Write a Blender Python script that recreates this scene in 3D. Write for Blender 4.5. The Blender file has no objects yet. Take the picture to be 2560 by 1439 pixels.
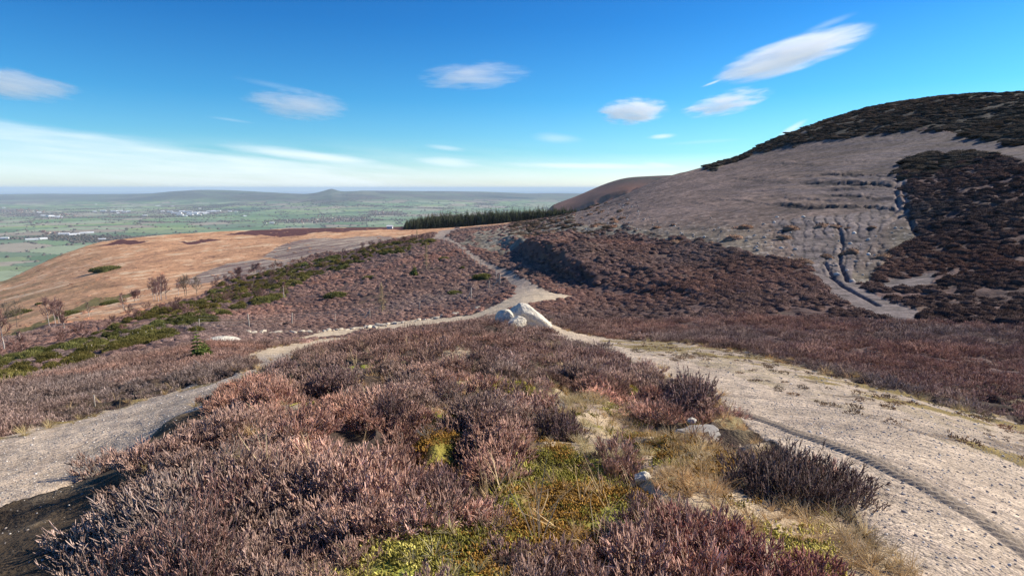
import bpy, math, random
import numpy as np
from math import radians as R_, pi
random.seed(7); rs = np.random.RandomState(11)
S = bpy.context.scene; C = S.collection
# ---------------------------------------------------------------- camera, sky, sun, exposure
F = 1525.0; W, H = 2560.0, 1439.0; HOR = 470.0
PITCH = math.atan((H/2-HOR)/F)
cam = bpy.data.cameras.new('camera'); cam_o = bpy.data.objects.new('camera', cam); C.objects.link(cam_o)
cam.sensor_width = 36; cam.lens = 36*F/W; cam.clip_start = 0.05; cam.clip_end = 200000
cam_o.location = (0, 0, 0); cam_o.rotation_euler = (pi/2-PITCH, 0, 0); S.camera = cam_o
SUN_AZ, SUN_EL = R_(68), R_(32)          # azimuth measured to the right of the view direction (+Y)
sl = bpy.data.lights.new('sun', 'SUN'); sl.energy = 4.6; sl.angle = R_(0.5); sl.color = (1, .90, .76)
so = bpy.data.objects.new('sun', sl); C.objects.link(so); so.rotation_euler = (pi/2-SUN_EL, 0, -SUN_AZ+pi); so.location = (0, 0, 60)
S.view_settings.view_transform = 'Standard'; S.view_settings.look = 'None'; S.view_settings.gamma = 1
S.view_settings.exposure = 0.6
S.cycles.max_bounces = 10; S.cycles.diffuse_bounces = 2; S.cycles.glossy_bounces = 1; S.cycles.transmission_bounces = 2
S.cycles.volume_bounces = 9; S.cycles.transparent_max_bounces = 64; S.cycles.use_denoising = True

class NT:
    """small helper to write node maths as code"""
    def __init__(s, tree): s.t = tree; s.n = tree.nodes; s.l = tree.links
    def new(s, ty, **kw):
        n = s.n.new(ty)
        for k, v in kw.items(): setattr(n, k, v)
        return n
    def put(s, sock, v):
        if isinstance(v, bpy.types.NodeSocket): s.l.new(v, sock)
        else: sock.default_value = v
    def m(s, op, a, b=0.0, c=None, clamp=False):
        n = s.new('ShaderNodeMath', operation=op, use_clamp=clamp); s.put(n.inputs[0], a); s.put(n.inputs[1], b)
        if c is not None: s.put(n.inputs[2], c)
        return n.outputs[0]
    def ss(s, x, a, b):
        n = s.new('ShaderNodeMapRange', interpolation_type='SMOOTHSTEP'); s.put(n.inputs[0], x)
        s.put(n.inputs[1], a); s.put(n.inputs[2], b); return n.outputs[0]
    def mix(s, f, a, b, blend='MIX'):
        n = s.new('ShaderNodeMix', data_type='RGBA', blend_type=blend); s.put(n.inputs[0], f)
        for k, v in ((6, a), (7, b)):
            if isinstance(v, (tuple, list)) and len(v) == 3: v = (*v, 1)
            s.put(n.inputs[k], v)
        return n.outputs[2]
    def noise(s, vec, scale, detail=3.0, rough=.55, out=0):
        n = s.new('ShaderNodeTexNoise'); n.inputs['Scale'].default_value = scale; n.inputs['Detail'].default_value = detail
        n.inputs['Roughness'].default_value = rough
        if vec is not None: s.l.new(vec, n.inputs['Vector'])
        return n.outputs[out]
    def comb(s, x, y, z):
        n = s.new('ShaderNodeCombineXYZ'); s.put(n.inputs[0], x); s.put(n.inputs[1], y); s.put(n.inputs[2], z); return n.outputs[0]

def lin(r, g, b):
    return tuple(((c/255+.055)/1.055)**2.4 if c > 10 else c/255/12.92 for c in (r, g, b))

world = bpy.data.worlds.new('World'); S.world = world; world.use_nodes = True
def build_world():
    t = NT(world.node_tree); t.n.clear()
    sky = t.new('ShaderNodeTexSky', sky_type='NISHITA', sun_disc=False)
    sky.sun_elevation = SUN_EL; sky.sun_rotation = SUN_AZ; sky.altitude = 300; sky.air_density = 1.0; sky.dust_density = .6; sky.ozone_density = 2.5
    tc = t.new('ShaderNodeTexCoord'); sep = t.new('ShaderNodeSeparateXYZ'); t.l.new(tc.outputs['Generated'], sep.inputs[0])
    x, y, z = sep.outputs
    h = t.m('SQRT', t.m('ADD', t.m('MULTIPLY', x, x), t.m('MULTIPLY', y, y)))
    e = t.m('DIVIDE', z, h); a = t.m('ARCTAN2', x, y)
    # deeper blue overhead than the model gives, paler towards the horizon
    ramp = t.new('ShaderNodeValToRGB'); t.l.new(t.m('MULTIPLY', e, 2.2, clamp=True), ramp.inputs[0])
    cr = ramp.color_ramp; cr.elements[0].position = 0; cr.elements[0].color = SKYR[0]; cr.elements[1].position = 1; cr.elements[1].color = SKYR[-1]
    for p, c in zip((.12, .3, .55), SKYR[1:4]): q = cr.elements.new(p); q.color = c
    skyc = t.mix(1.0, sky.outputs[0], ramp.outputs[0], 'MULTIPLY')
    # high thin cloud sheets
    def wisp(sa, se, rot, scale, detail=5, off=0):
        ar = t.m('ADD', t.m('MULTIPLY', a, math.cos(rot)), t.m('MULTIPLY', e, math.sin(rot)))
        er = t.m('ADD', t.m('MULTIPLY', a, -math.sin(rot)), t.m('MULTIPLY', e, math.cos(rot)))
        return t.noise(t.comb(t.m('MULTIPLY', ar, sa), t.m('MULTIPLY', er, se), off), scale, detail, .55)
    def patch(a0, e0, ra, re, slope, n, soft, amp, na=.8):
        da = t.m('SUBTRACT', a, a0); de = t.m('SUBTRACT', t.m('SUBTRACT', e, e0), t.m('MULTIPLY', da, slope))
        d = t.m('SQRT', t.m('ADD', t.m('POWER', t.m('DIVIDE', da, ra), 2), t.m('POWER', t.m('DIVIDE', de, re), 2)))
        d = t.m('ADD', d, t.m('MULTIPLY', t.m('SUBTRACT', n, .5), na))
        return t.m('MULTIPLY', t.ss(d, 1.0, 1.0-soft), amp)
    n1 = wisp(2.0, 22, -.09, 3.0); n2 = wisp(3.0, 30, -.06, 4.0, 6, 3.1); n3 = wisp(5, 14, .15, 5.0, 6, 7.7)
    # long sheet sinking from the far side towards the middle, soft underneath
    top = t.m('ADD', t.m('MULTIPLY', t.m('ADD', a, .7), -.131), t.m('ADD', .088, t.m('MULTIPLY', t.m('SUBTRACT', n1, .5), .018)))
    d = t.m('SUBTRACT', top, e)
    sheet = t.m('MULTIPLY', t.ss(d, -.004, .012), t.ss(d, .095, .012))
    sheet = t.m('MULTIPLY', sheet, t.ss(a, .0, -.28)); sheet = t.m('MULTIPLY', sheet, t.m('ADD', .05, t.m('MULTIPLY', n2, .85)))
    low = t.m('MULTIPLY', t.m('MULTIPLY', t.ss(e, .085, .02), t.ss(e, -.01, .012)), t.ss(n1, .25, .75)); low = t.m('MULTIPLY', low, t.m('MULTIPLY', t.ss(a, .35, -.3), .4))
    layers = [sheet, low]
    for (px, py, wx, wy, sl_, n, soft, amp) in (
        (790, 392, 240, 16, -.11, n2, .9, .75), (1120, 405, 95, 14, -.06, n2, .9, .55), (1115, 370, 60, 8, -.1, n2, .9, .35),
        (1480, 415, 240, 10, -.02, n2, .9, .65), (1650, 412, 55, 7, -.1, n2, .9, .45), (1390, 345, 75, 16, -.06, n2, 1.0, .28),
        (1250, 440, 260, 14, 0, n2, 1., .22), (2065, 62, 60, 10, .3, n3, 1., .22), (1755, 355, 120, 6, .05, n2, 1., .12),
        (580, 300, 60, 5, -.1, n2, 1., .18), (690, 215, 110, 9, -.15, n3, 1., .10),
        (1780, 208, 28, 3.5, .33, n3, .9, .5), (1655, 341, 44, 8, .06, n3, .9, .6), (1980, 322, 40, 10, .6, n3, .9, .55)):
        A, E = px2ang(px, py); layers.append(patch(A, E, wx/F, wy/F, sl_, n, soft, amp))
    tot = layers[0]
    for l in layers[1:]: tot = t.m('SUBTRACT', t.m('ADD', tot, l), t.m('MULTIPLY', tot, l))
    k = .155
    fin = t.mix(tot, skyc, (CLOUDW[0], CLOUDW[1], CLOUDW[2]))
    bg = t.new('ShaderNodeBackground'); bg.inputs[1].default_value = SKYS; t.l.new(fin, bg.inputs[0])
    out = t.new('ShaderNodeOutputWorld'); t.l.new(bg.outputs[0], out.inputs[0])

def ray(px, py):
    u = (np.asarray(px, float)-W/2)/F; v = (H/2-np.asarray(py, float))/F
    cp, sp = math.cos(PITCH), math.sin(PITCH)
    return u, cp+v*sp, -sp+v*cp
def px2ang(px, py):
    x, y, z = ray(px, py); return float(math.atan2(x, y)), float(z/math.hypot(x, y))
SKYS = 0.12
SKYR = [(1.0, 1.0, 1.0, 1)]*5
CLOUDW = (5.6, 6.2, 6.5)
SKYR = [(1.0, 1.1, 1.3, 1), (.36, .72, .92, 1), (.17, .56, .84, 1), (.085, .42, .76, 1), (.05, .30, .66, 1)]
build_world()

# ---------------------------------------------------------------- helpers
def tag(o, label=None, cat=None, group=None, kind=None):
    if label: o['label'] = label
    if cat: o['category'] = cat
    if group: o['group'] = group
    if kind: o['kind'] = kind
    return o
def link(name, me, parent=None, loc=(0, 0, 0), rotz=0, scale=1):
    o = bpy.data.objects.new(name, me); C.objects.link(o); o.location = loc; o.rotation_euler = (0, 0, rotz)
    o.scale = (scale,)*3 if not isinstance(scale, (tuple, list)) else scale
    if parent: o.parent = parent
    return o
_perm = rs.permutation(4096).astype(np.int64)
_g = rs.uniform(0, 2*pi, 4096); _gx, _gy = np.cos(_g), np.sin(_g)
def perlin(x, y, seed=0):
    xi = np.floor(x).astype(np.int64); yi = np.floor(y).astype(np.int64); xf = x-xi; yf = y-yi
    def hh(i, j): return _perm[(_perm[(i+seed*57) & 4095]+j+seed*131) & 4095]
    u = xf*xf*xf*(xf*(xf*6-15)+10); v = yf*yf*yf*(yf*(yf*6-15)+10)
    def d(i, j, dx, dy): k = hh(i, j); return _gx[k]*dx+_gy[k]*dy
    a = d(xi, yi, xf, yf); b = d(xi+1, yi, xf-1, yf); c = d(xi, yi+1, xf, yf-1); e = d(xi+1, yi+1, xf-1, yf-1)
    return (a+(b-a)*u+((c+(e-c)*u)-(a+(b-a)*u))*v)*1.5
def fbm(x, y, s, oct=4, seed=0, gain=.5):
    r = 0; a = 1; f = 1/s; n = 0
    for k in range(oct): r = r+a*perlin(x*f+17.3*k, y*f-9.1*k, seed+k); n += a; a *= gain; f *= 2.03
    return r/n*1.3
def sstep(x, a, b):
    t = np.clip((x-a)/(b-a), 0, 1); return t*t*(3-2*t)
def pip(px, py, poly):
    ins = np.zeros(px.shape, bool); n = len(poly)
    x0, x1 = min(p[0] for p in poly), max(p[0] for p in poly); y0, y1 = min(p[1] for p in poly), max(p[1] for p in poly)
    sel = (px >= x0) & (px <= x1) & (py >= y0) & (py <= y1)
    X, Y = px[sel], py[sel]; r = np.zeros(X.shape, bool)
    for i in range(n):
        ax, ay = poly[i]; bx, by = poly[(i+1) % n]
        if ay == by: continue
        c = ((ay > Y) != (by > Y)) & (X < (bx-ax)*(Y-ay)/(by-ay)+ax); r ^= c
    ins[sel] = r; return ins

# ---------------------------------------------------------------- the lie of the land
# surveyed spots: where a ray meets the ground and how far away that is (metres)
CP = '''0 1439 4.2;0 1290 6;0 1180 8;0 1080 11.5;0 960 25;0 900 60;0 840 150;0 800 230;0 720 400
250 1439 3.6;250 1300 4.6;250 1160 7.5;250 1030 13;250 1000 16;250 930 28;250 860 55;250 800 110;250 760 180;250 700 280;250 640 430;250 606 540
500 1439 3;500 1250 4;500 1080 6.2;500 1012 8.6;500 960 14;500 930 18;500 870 28;500 840 40;500 800 62;500 770 95;500 730 160;500 680 260;500 600 480;500 583 560
750 1439 2.8;750 1200 4;750 1050 6;750 960 9;760 905 13;740 875 27;750 838 42;740 808 58;730 770 75;700 740 95;740 680 160;750 620 290;750 585 450;750 572 560
1000 1439 2.5;1000 1200 3.8;1000 1010 6.5;1000 910 10;1000 845 16;1000 808 50;1000 775 62;1000 720 80;1000 660 115;1000 612 180;1000 590 270;1000 577 400;1000 569 500
1190 835 17;1200 799 42;1180 782 50;1240 715 75;1140 650 105;1110 610 150;1120 585 215;1150 573 300;1150 568 420
1300 1439 2.5;1300 1200 3.8;1300 1010 6.5;1300 905 10.5;1300 845 17;1300 808 22;1310 775 38;1330 745 50;1310 695 70;1270 670 85;1320 640 100;1300 603 130;1300 568 200;1300 553 420
1500 1439 2.5;1500 1200 4;1500 1050 6;1500 930 10;1500 865 17;1500 835 26;1500 790 38;1500 755 50;1450 700 62;1500 650 80;1500 600 105;1500 545 160;1490 517 230
1750 1300 3.2;1750 1150 4.6;1750 1030 7;1750 950 10;1750 875 16;1750 853 22;1750 800 32;1750 740 45;1750 660 65;1750 600 85;1750 520 125;1750 450 190;1760 418 235
2000 1400 3.0;2000 1250 4;2000 1120 5.5;2000 1000 8.5;2000 922 13;2000 900 19;2000 850 26;2000 780 36;2000 700 50;2000 620 70;2000 540 95;2000 450 140;2000 370 210;2000 325 255
2250 1400 3.2;2250 1200 4.7;2250 1080 6.5;2250 985 11;2250 955 17;2250 880 24;2250 800 34;2250 740 45;2250 640 65;2250 540 90;2250 430 130;2250 345 185;2250 258 255
2560 1439 3.6;2560 1300 4.7;2560 1180 6.5;2560 1085 9.5;2560 1040 15;2560 950 21;2560 850 30;2560 740 43;2560 600 65;2560 480 90;2560 400 115;2560 340 150;2560 236 235
2560 300 420;2250 320 420;2000 400 420;1750 500 420;1560 545 420;1430 540 430;2410 232 256;2340 249 262;2480 242 258;2150 281 262;2040 312 262;1960 338 258;1880 376 252;1820 404 246;1640 452 232'''
pts = [tuple(map(float, p.split())) for l in CP.split('\n') for p in l.split(';')]
K0 = 2.5
A_, L_, V_ = [], [], []
for px, py, r in pts:
    a, t = px2ang(px, py); A_.append(a); L_.append(math.log(r)); V_.append(t*r/(r+K0))
for a in np.radians([-60, -40, -20, 0, 20, 40, 60]):
    A_.append(a); L_.append(math.log(1.0)); V_.append(-1.62/(1+K0))
A_, L_, V_ = map(np.array, (A_, L_, V_)); SA = 2.2
def tps(d2): return np.where(d2 > 1e-12, .5*d2*np.log(d2+1e-12), 0)
n = len(A_); D = (A_[:, None]*SA-A_[None]*SA)**2+(L_[:, None]-L_[None])**2
M = np.zeros((n+3, n+3)); M[:n, :n] = tps(D)+np.eye(n)*2e-3; P = np.c_[np.ones(n), A_*SA, L_]; M[:n, n:] = P; M[n:, :n] = P.T
Wt = np.linalg.solve(M, np.r_[V_, 0, 0, 0])
fine = np.radians(np.arange(-47, 47.001, .075)); co = np.radians(np.arange(3, 133.1, 5))
AZ = np.r_[(fine[0]-co)[::-1], fine, fine[-1]+co]; AZ[0] = -pi; AZ[-1] = pi
lr = np.r_[np.linspace(math.log(.25), math.log(2.2), 14)[:-1], np.linspace(math.log(2.2), math.log(60), 470)[:-1], np.linspace(math.log(60), math.log(640), 420)[:-1],
           np.linspace(math.log(640), math.log(16000), 460)[:-1], np.linspace(math.log(16000), math.log(70000), 60)]
RR = np.exp(lr); NA, NR = len(AZ), len(RR)
ca = np.radians(np.linspace(-60, 60, 121)); cl = np.linspace(math.log(.25), math.log(900), 190)
G = np.zeros((len(cl), len(ca)))
for i, l in enumerate(cl):
    d = (ca[:, None]*SA-A_[None]*SA)**2+(max(l, 0)-L_[None])**2
    G[i] = tps(d)@Wt[:n]+Wt[n]+ca*SA*Wt[n+1]+max(l, 0)*Wt[n+2]
def bil(G, fi, fj):
    i = np.clip(np.floor(fi).astype(int), 0, G.shape[0]-2); j = np.clip(np.floor(fj).astype(int), 0, G.shape[1]-2)
    u = np.clip(fi-i, 0, 1); v = np.clip(fj-j, 0, 1)
    return (G[i, j]*(1-u)*(1-v)+G[i+1, j]*u*(1-v)+G[i, j+1]*(1-u)*v+G[i+1, j+1]*u*v)
AZc = np.clip(AZ, -R_(58), R_(58))
rr, aa = np.meshgrid(RR, AZ, indexing='ij')
fi = np.clip((np.log(rr)-cl[0])/(cl[1]-cl[0]), 0, len(cl)-1.001); fj = (np.clip(aa, -R_(59), R_(59))-ca[0])/(ca[1]-ca[0])
w0 = bil(G, fi, fj); Z = w0*(rr+K0)
XX = rr*np.sin(aa); YY = rr*np.cos(aa)
# beyond the rim the moor drops to the vale
PLAIN = -262.0
rim_px = np.array([-400, 0, 250, 500, 750, 1000, 1430, 1500, 3000]); rim_r = np.array([430, 430, 545, 570, 570, 520, 470, 440, 440.])
rim = np.interp(AZ, [px2ang(p, 560)[0] for p in rim_px], rim_r)[None]
wf = sstep(np.log(rr), np.log(rim), np.log(rim*1.9))
und = fbm(XX, YY, 2500, 3, 5)*14*sstep(rr, 1500, 4000)
zp = PLAIN+und
hp = np.array([(-300, 487), (0, 486), (100, 485), (300, 486), (380, 484), (430, 479), (500, 475), (560, 476), (640, 479), (740, 484), (795, 485), (830, 484), (852, 484), (875, 480), (905, 476), (1000, 477), (1060, 478), (1120, 478), (1250, 481), (1320, 484), (1370, 483), (1450, 484), (2800, 484)], float)
ha = np.array([px2ang(*p)[0] for p in hp]); ht = np.array([px2ang(*p)[1] for p in hp])
tt = np.interp(aa, ha, ht); d0 = np.interp(aa, [px2ang(p, 480)[0] for p in (0, 380, 520, 700, 828, 1000, 1400)], [19000, 15000, 14500, 12500, 11000, 12500, 15000])
hz = tt*d0; sh = np.exp(-((np.log(rr)-np.log(d0))/.30)**2)
sh = sh*(1+.25*fbm(XX, YY, 1800, 3, 9)*(sh < .85))
front = np.clip(sh, 0, 1.0)
zp = zp+(hz-PLAIN)*front*(np.abs(aa) < R_(80))
pa, pt_ = px2ang(828, 473); pd = np.hypot(XX-11000*math.sin(pa), (YY-11000*math.cos(pa))*.8); zp = zp+(pt_*11000-px2ang(828, 484)[1]*12000)*np.exp(-(pd/210)**1.25)
rid = np.array([(1250, 560), (1340, 535), (1385, 510), (1430, 495), (1470, 478), (1500, 464), (1540, 450), (1570, 443), (1610, 441), (1650, 439), (1700, 437), (2200, 430), (2800, 430)], float)
ra_ = np.array([px2ang(*p)[0] for p in rid]); rt_ = np.array([px2ang(*p)[1] for p in rid])
rz = np.interp(AZ, ra_, rt_); rz = np.convolve(np.pad(rz, 20, 'edge'), np.hanning(43)[1:-1]/np.hanning(43)[1:-1].sum(), 'valid')[None]*1500+0*rr; rs_ = np.exp(-((np.log(rr)-np.log(1500))/.38)**2)*sstep(aa, ra_[0], ra_[2])
rs_ = rs_*(1+.16*fbm(XX, YY, 260, 5, 21, .6)*(rs_ < .9))
zp = zp+(rz-zp)*np.clip(rs_, 0, 1)
Z = Z*(1-wf)+zp*wf
Z = np.where(rr > 26000, np.minimum(Z, -290), Z)
# picture position of each bit of the smooth ground: used to survey the patches of cover
cp, sp = math.cos(PITCH), math.sin(PITCH)
dep = YY*cp-Z*sp; up = YY*sp+Z*cp; dep = np.where(dep > .02, dep, .02)
PX = W/2+F*XX/dep; PY = H/2-F*up/dep
PX = np.where(YY > 0, PX, -9999)
wx = fbm(XX, YY, 3, 4, 31); wy = fbm(XX, YY, 3, 4, 35)
lw = np.clip(rr/22, .12, 60)
wx2 = fbm(XX/lw, YY/lw, 1.1, 4, 41, .6); wy2 = fbm(XX/lw, YY/lw, 1.1, 4, 47, .6)
def area(poly, warp=14, r0=0, r1=1e9, wyk=.5):
    m = pip(PX+wx2*warp, PY+wy2*warp*wyk, poly); return (m & (rr >= r0) & (rr <= r1)).astype(np.float32)
POLY = dict(
 track=[[(-400, 1170), (-100, 1100), (200, 1035), (450, 965), (600, 930), (650, 905), (595, 893), (640, 873), (720, 858), (860, 836), (900, 845), (820, 865), (760, 885), (700, 905), (640, 930), (560, 985), (420, 1060), (250, 1165), (0, 1275), (-400, 1420)],
        [(700, 850), (850, 818), (1000, 800), (1180, 785), (1240, 760), (1280, 740), (1292, 715), (1250, 685), (1190, 655), (1140, 610), (1105, 592), (1122, 592), (1168, 623), (1218, 655), (1280, 676), (1325, 702), (1355, 720), (1385, 733), (1440, 741), (1400, 748), (1345, 750), (1305, 764), (1268, 777), (1230, 793), (1180, 803), (1000, 817), (900, 826)],
        [(1080, 600), (1090, 586), (1110, 574), (1150, 567), (1160, 570), (1125, 580), (1115, 592), (1120, 602)],
        [(1340, 785), (1370, 800), (1420, 822), (1530, 842), (1680, 850), (1850, 870), (1950, 895), (2100, 935), (2300, 990), (2480, 1030), (2700, 1085), (3100, 1200), (3100, 1900), (2400, 1560), (2230, 1400), (2140, 1290), (2060, 1190), (1900, 1080), (1790, 1000), (1700, 950), (1600, 905), (1500, 870), (1400, 845), (1310, 822), (1280, 800)]],
 bracken=[[(-300, 960), (0, 845), (110, 815), (240, 805), (350, 785), (480, 745), (560, 706), (640, 682), (720, 660), (800, 630), (900, 605), (1000, 592), (1100, 583), (1135, 572), (1160, 500), (-300, 500)],
          [(1150, 575), (1300, 556), (1440, 530), (1440, 500), (1150, 500)]],
 burnt=[[(430, 712), (500, 682), (600, 655), (700, 650), (770, 648), (720, 664), (640, 690), (520, 706)], [(655, 645), (700, 612), (760, 598), (900, 590), (1010, 592), (900, 620), (800, 632), (730, 650)]],
 rimheath=[[(560, 590), (640, 576), (820, 568), (1050, 563), (1080, 568), (1000, 572), (820, 580), (720, 590)], [(240, 614), (300, 600), (370, 603), (330, 612)], [(440, 606), (500, 598), (560, 600), (470, 610)]],
 spoil=[[(1430, 530), (1560, 484), (1700, 425), (1820, 385), (1850, 340), (2100, 335), (2250, 322), (2400, 335), (2700, 360), (2700, 420), (2450, 385), (2300, 385), (2258, 420), (2250, 480), (2285, 530), (2290, 600), (2230, 640), (2170, 700), (2110, 700), (2050, 680), (1990, 650), (1900, 640), (1800, 612), (1700, 596), (1600, 575), (1500, 560), (1430, 560)]],
 scree=[[(1150, 610), (1200, 580), (1320, 558), (1430, 525), (1560, 490), (1650, 560), (1700, 610), (1640, 600), (1560, 590), (1500, 600), (1430, 610), (1330, 620), (1250, 640)]],
 fan=[[(1930, 555), (2150, 530), (2240, 500), (2262, 520), (2180, 600), (2130, 650), (2120, 690), (2200, 735), (2320, 785), (2250, 797), (2150, 772), (2080, 745), (2045, 690), (1990, 620)], [(2180, 700), (2260, 690), (2350, 680), (2330, 710), (2220, 722)]],
 crest=[[(1790, 425), (1880, 385), (1960, 372), (2080, 345), (2200, 328), (2330, 322), (2440, 345), (2700, 375), (2700, 150), (1700, 150), (1750, 420)]],
 crestpale=[[(1840, 405), (1900, 372), (2010, 330), (2080, 300), (2000, 350), (1930, 380)]],
 bank=[[(20, 840), (130, 790), (240, 742), (335, 733), (310, 748), (220, 768), (120, 812), (50, 842)]],
 moss=[[(1270, 1170), (1400, 1125), (1500, 1150), (1560, 1200), (1640, 1260), (1580, 1330), (1530, 1420), (1400, 1400), (1300, 1360), (1245, 1290)], [(1050, 1050), (1180, 1035), (1190, 1110), (1060, 1125)],
       [(1600, 1075), (1700, 1110), (1830, 1130), (1840, 1200), (1740, 1200), (1640, 1150), (1570, 1100)], [(880, 1360), (1100, 1330), (1330, 1350), (1300, 1500), (850, 1500)], [(1900, 1330), (2000, 1340), (2200, 1500), (2050, 1500)],
       [(1240, 950), (1330, 945), (1330, 975), (1250, 985)]],
 grass=[[(1290, 1000), (1350, 975), (1460, 980), (1560, 1030), (1660, 1060), (1800, 1100), (1850, 1180), (1850, 1090), (1920, 1100), (2080, 1210), (2170, 1330), (2280, 1430), (2400, 1560), (1980, 1520), (1830, 1400), (1700, 1290), (1640, 1230), (1560, 1170), (1490, 1130), (1440, 1080), (1380, 1020)],
        [(1100, 870), (1160, 862), (1190, 885), (1130, 900)]],
 flank=[[(700, 905), (640, 930), (560, 985), (420, 1060), (250, 1165), (0, 1275), (-500, 1470), (-500, 2500), (150, 2500), (190, 1400), (260, 1260), (380, 1150), (470, 1080), (560, 1010), (680, 935)]],
 verge=[[(1500, 845), (1700, 842), (1850, 866), (1960, 890), (2100, 930), (2300, 985), (2480, 1022), (2700, 1080), (2700, 1110), (2400, 1030), (2250, 1000), (2050, 945), (1900, 905), (1750, 880), (1600, 870), (1500, 855)], [(2330, 1060), (2400, 1070), (2600, 1140), (2600, 1175), (2450, 1115)],
        [(-100, 1098), (200, 1033), (450, 965), (560, 935), (540, 948), (330, 1005), (60, 1078), (-100, 1110)]],
 rough=[[(1530, 842), (1850, 868), (2100, 935), (2560, 1050), (2800, 1110), (2800, 1230), (2450, 1125), (2200, 1045), (1950, 965), (1750, 905), (1560, 868)]],
 gorse=[[(-90, 1000), (130, 928), (300, 882), (430, 842), (560, 792), (640, 772), (700, 748), (770, 700), (860, 670), (960, 642), (1090, 608), (1080, 596), (980, 606), (850, 636), (740, 664), (640, 688), (560, 712), (480, 755), (350, 790), (200, 850), (60, 890), (-90, 905)]],
)
mk = {}
for k, ps in POLY.items():
    w = dict(track=9, bracken=16, spoil=26, fan=16, crest=30, scree=30, moss=48, grass=34, flank=20, gorse=22, verge=12).get(k, 14)
    lim = dict(track=(0, 320), bracken=(100, 1e4), burnt=(100, 900), rimheath=(150, 900), spoil=(30, 900), scree=(50, 900), fan=(25, 900), crest=(100, 900), crestpale=(100, 900), bank=(80, 500),
               moss=(0, 20), grass=(0, 20), flank=(0, 20), verge=(0, 40), rough=(0, 40), gorse=(14, 260)).get(k)
    m = 0
    for p in ps: m = np.maximum(m, area(p, w, *lim))
    mk[k] = m
mnd = (rr < 11)*(PX > 700)*(PX < 2100)*(PY > 900)*(1-np.clip(mk['track']+mk['flank'], 0, 1)); sp1 = fbm(XX, YY, .8, 4, 51, .6); sp2 = fbm(XX, YY, .95, 4, 55, .6)
mk['moss'] = np.maximum(mk['moss']*(sp1 > -.38), mnd*(sp1 > .42)); mk['grass'] = np.maximum(mk['grass']*(sp2 > -.5), mnd*(sp2 > .34)*(1-mk['moss']))
far = sstep(rr, 640, 700)

def soft(m, ki, kj):
    m = np.asarray(m, float)
    for ax, k in ((0, ki), (1, kj)):
        for _ in range(2):
            p = np.concatenate([np.repeat(np.take(m, [0], ax), k//2+1, ax), m, np.repeat(np.take(m, [-1], ax), k//2, ax)], ax); c = np.cumsum(p, ax)
            m = (np.take(c, np.arange(k, c.shape[ax]), ax)-np.take(c, np.arange(0, c.shape[ax]-k), ax))/k
    return m
TRK, MG, FLK = soft(mk['track'], 3, 13), soft(np.clip(mk['moss']+mk['grass'], 0, 1), 5, 25), soft(mk['flank'], 5, 21)
# relief
Z = Z-.14*np.clip(1-TRK-MG-FLK, 0, 1)*sstep(rr, 2, 5)*(1-sstep(rr, 60, 90))
N1 = fbm(XX, YY, .55, 3, 61); N2 = fbm(XX, YY, 1.7, 3, 65); N3 = fbm(XX, YY, 9, 3, 69); N4 = fbm(XX, YY, 45, 4, 73)
bare = np.clip(mk['track']+mk['spoil']*(1-mk['crest'])+mk['fan'], 0, 1)
near = 1-sstep(rr, 500, 800)
hum = (1-np.clip(TRK+mk['spoil']*(1-mk['crest'])+mk['fan'], 0, 1))*near
hb = np.abs(fbm(XX, YY, 1.5, 2, 81)); hb2 = np.abs(fbm(XX, YY, 4.2, 2, 85))
Z = Z+hum*((.5-hb)*.25*sstep(rr, 12, 30)+(.4-hb2)*.5*sstep(rr, 45, 100))*(1-.7*mk['bracken'])
Z = Z+hum*(.32-np.abs(fbm(XX, YY, 1.25, 2, 83)))*.52*sstep(rr, 2.5, 5)*(1-sstep(rr, 18, 28))*(1-.7*np.clip(MG+FLK, 0, 1))
Z = Z+hum*N1*.05*sstep(rr, 2, 5)+near*N3*.12*sstep(rr, 10, 40)+near*N4*(.6+1.3*mk['crest'])*sstep(rr, 90, 220)
Z = Z-TRK*.07*sstep(rr, 4, 10)+bare*near*(N1*.014+N2*.02*sstep(rr, 4, 9))
# ribs, terraces and gullies on the bare spoil slope
sp_m = mk['spoil']*(1-mk['crest'])
elev = Z+N3*.5
elev = elev+.5*fbm(XX, YY, 4, 3, 93); ter = elev/1.35; fr = ter-np.floor(ter); stepf = (sstep(fr, .72, .98)-fr)*1.35
tw = sp_m*sstep(PX, 1750, 2050)*(1-sstep(PX, 2230, 2270))*sstep(PY, 410, 430)*(1-sstep(PY, 515, 530))
tw = .45*tw*np.clip(.35+fbm(XX, YY, 9, 3, 91)*1.8+.5*np.sin(np.floor(ter)*2.4), 0, 1)
Z = Z+tw*stepf*.62
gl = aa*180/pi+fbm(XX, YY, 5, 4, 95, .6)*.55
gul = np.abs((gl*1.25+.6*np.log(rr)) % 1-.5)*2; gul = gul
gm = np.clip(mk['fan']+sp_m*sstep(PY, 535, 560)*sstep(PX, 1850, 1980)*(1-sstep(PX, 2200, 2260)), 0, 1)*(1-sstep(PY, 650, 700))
Z = Z-gm*(1-sstep(gul, 0, .35))*.13*np.clip(.7+N3, 0, 1.2)+sp_m*N2*.03+sp_m*N3*.10
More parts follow.
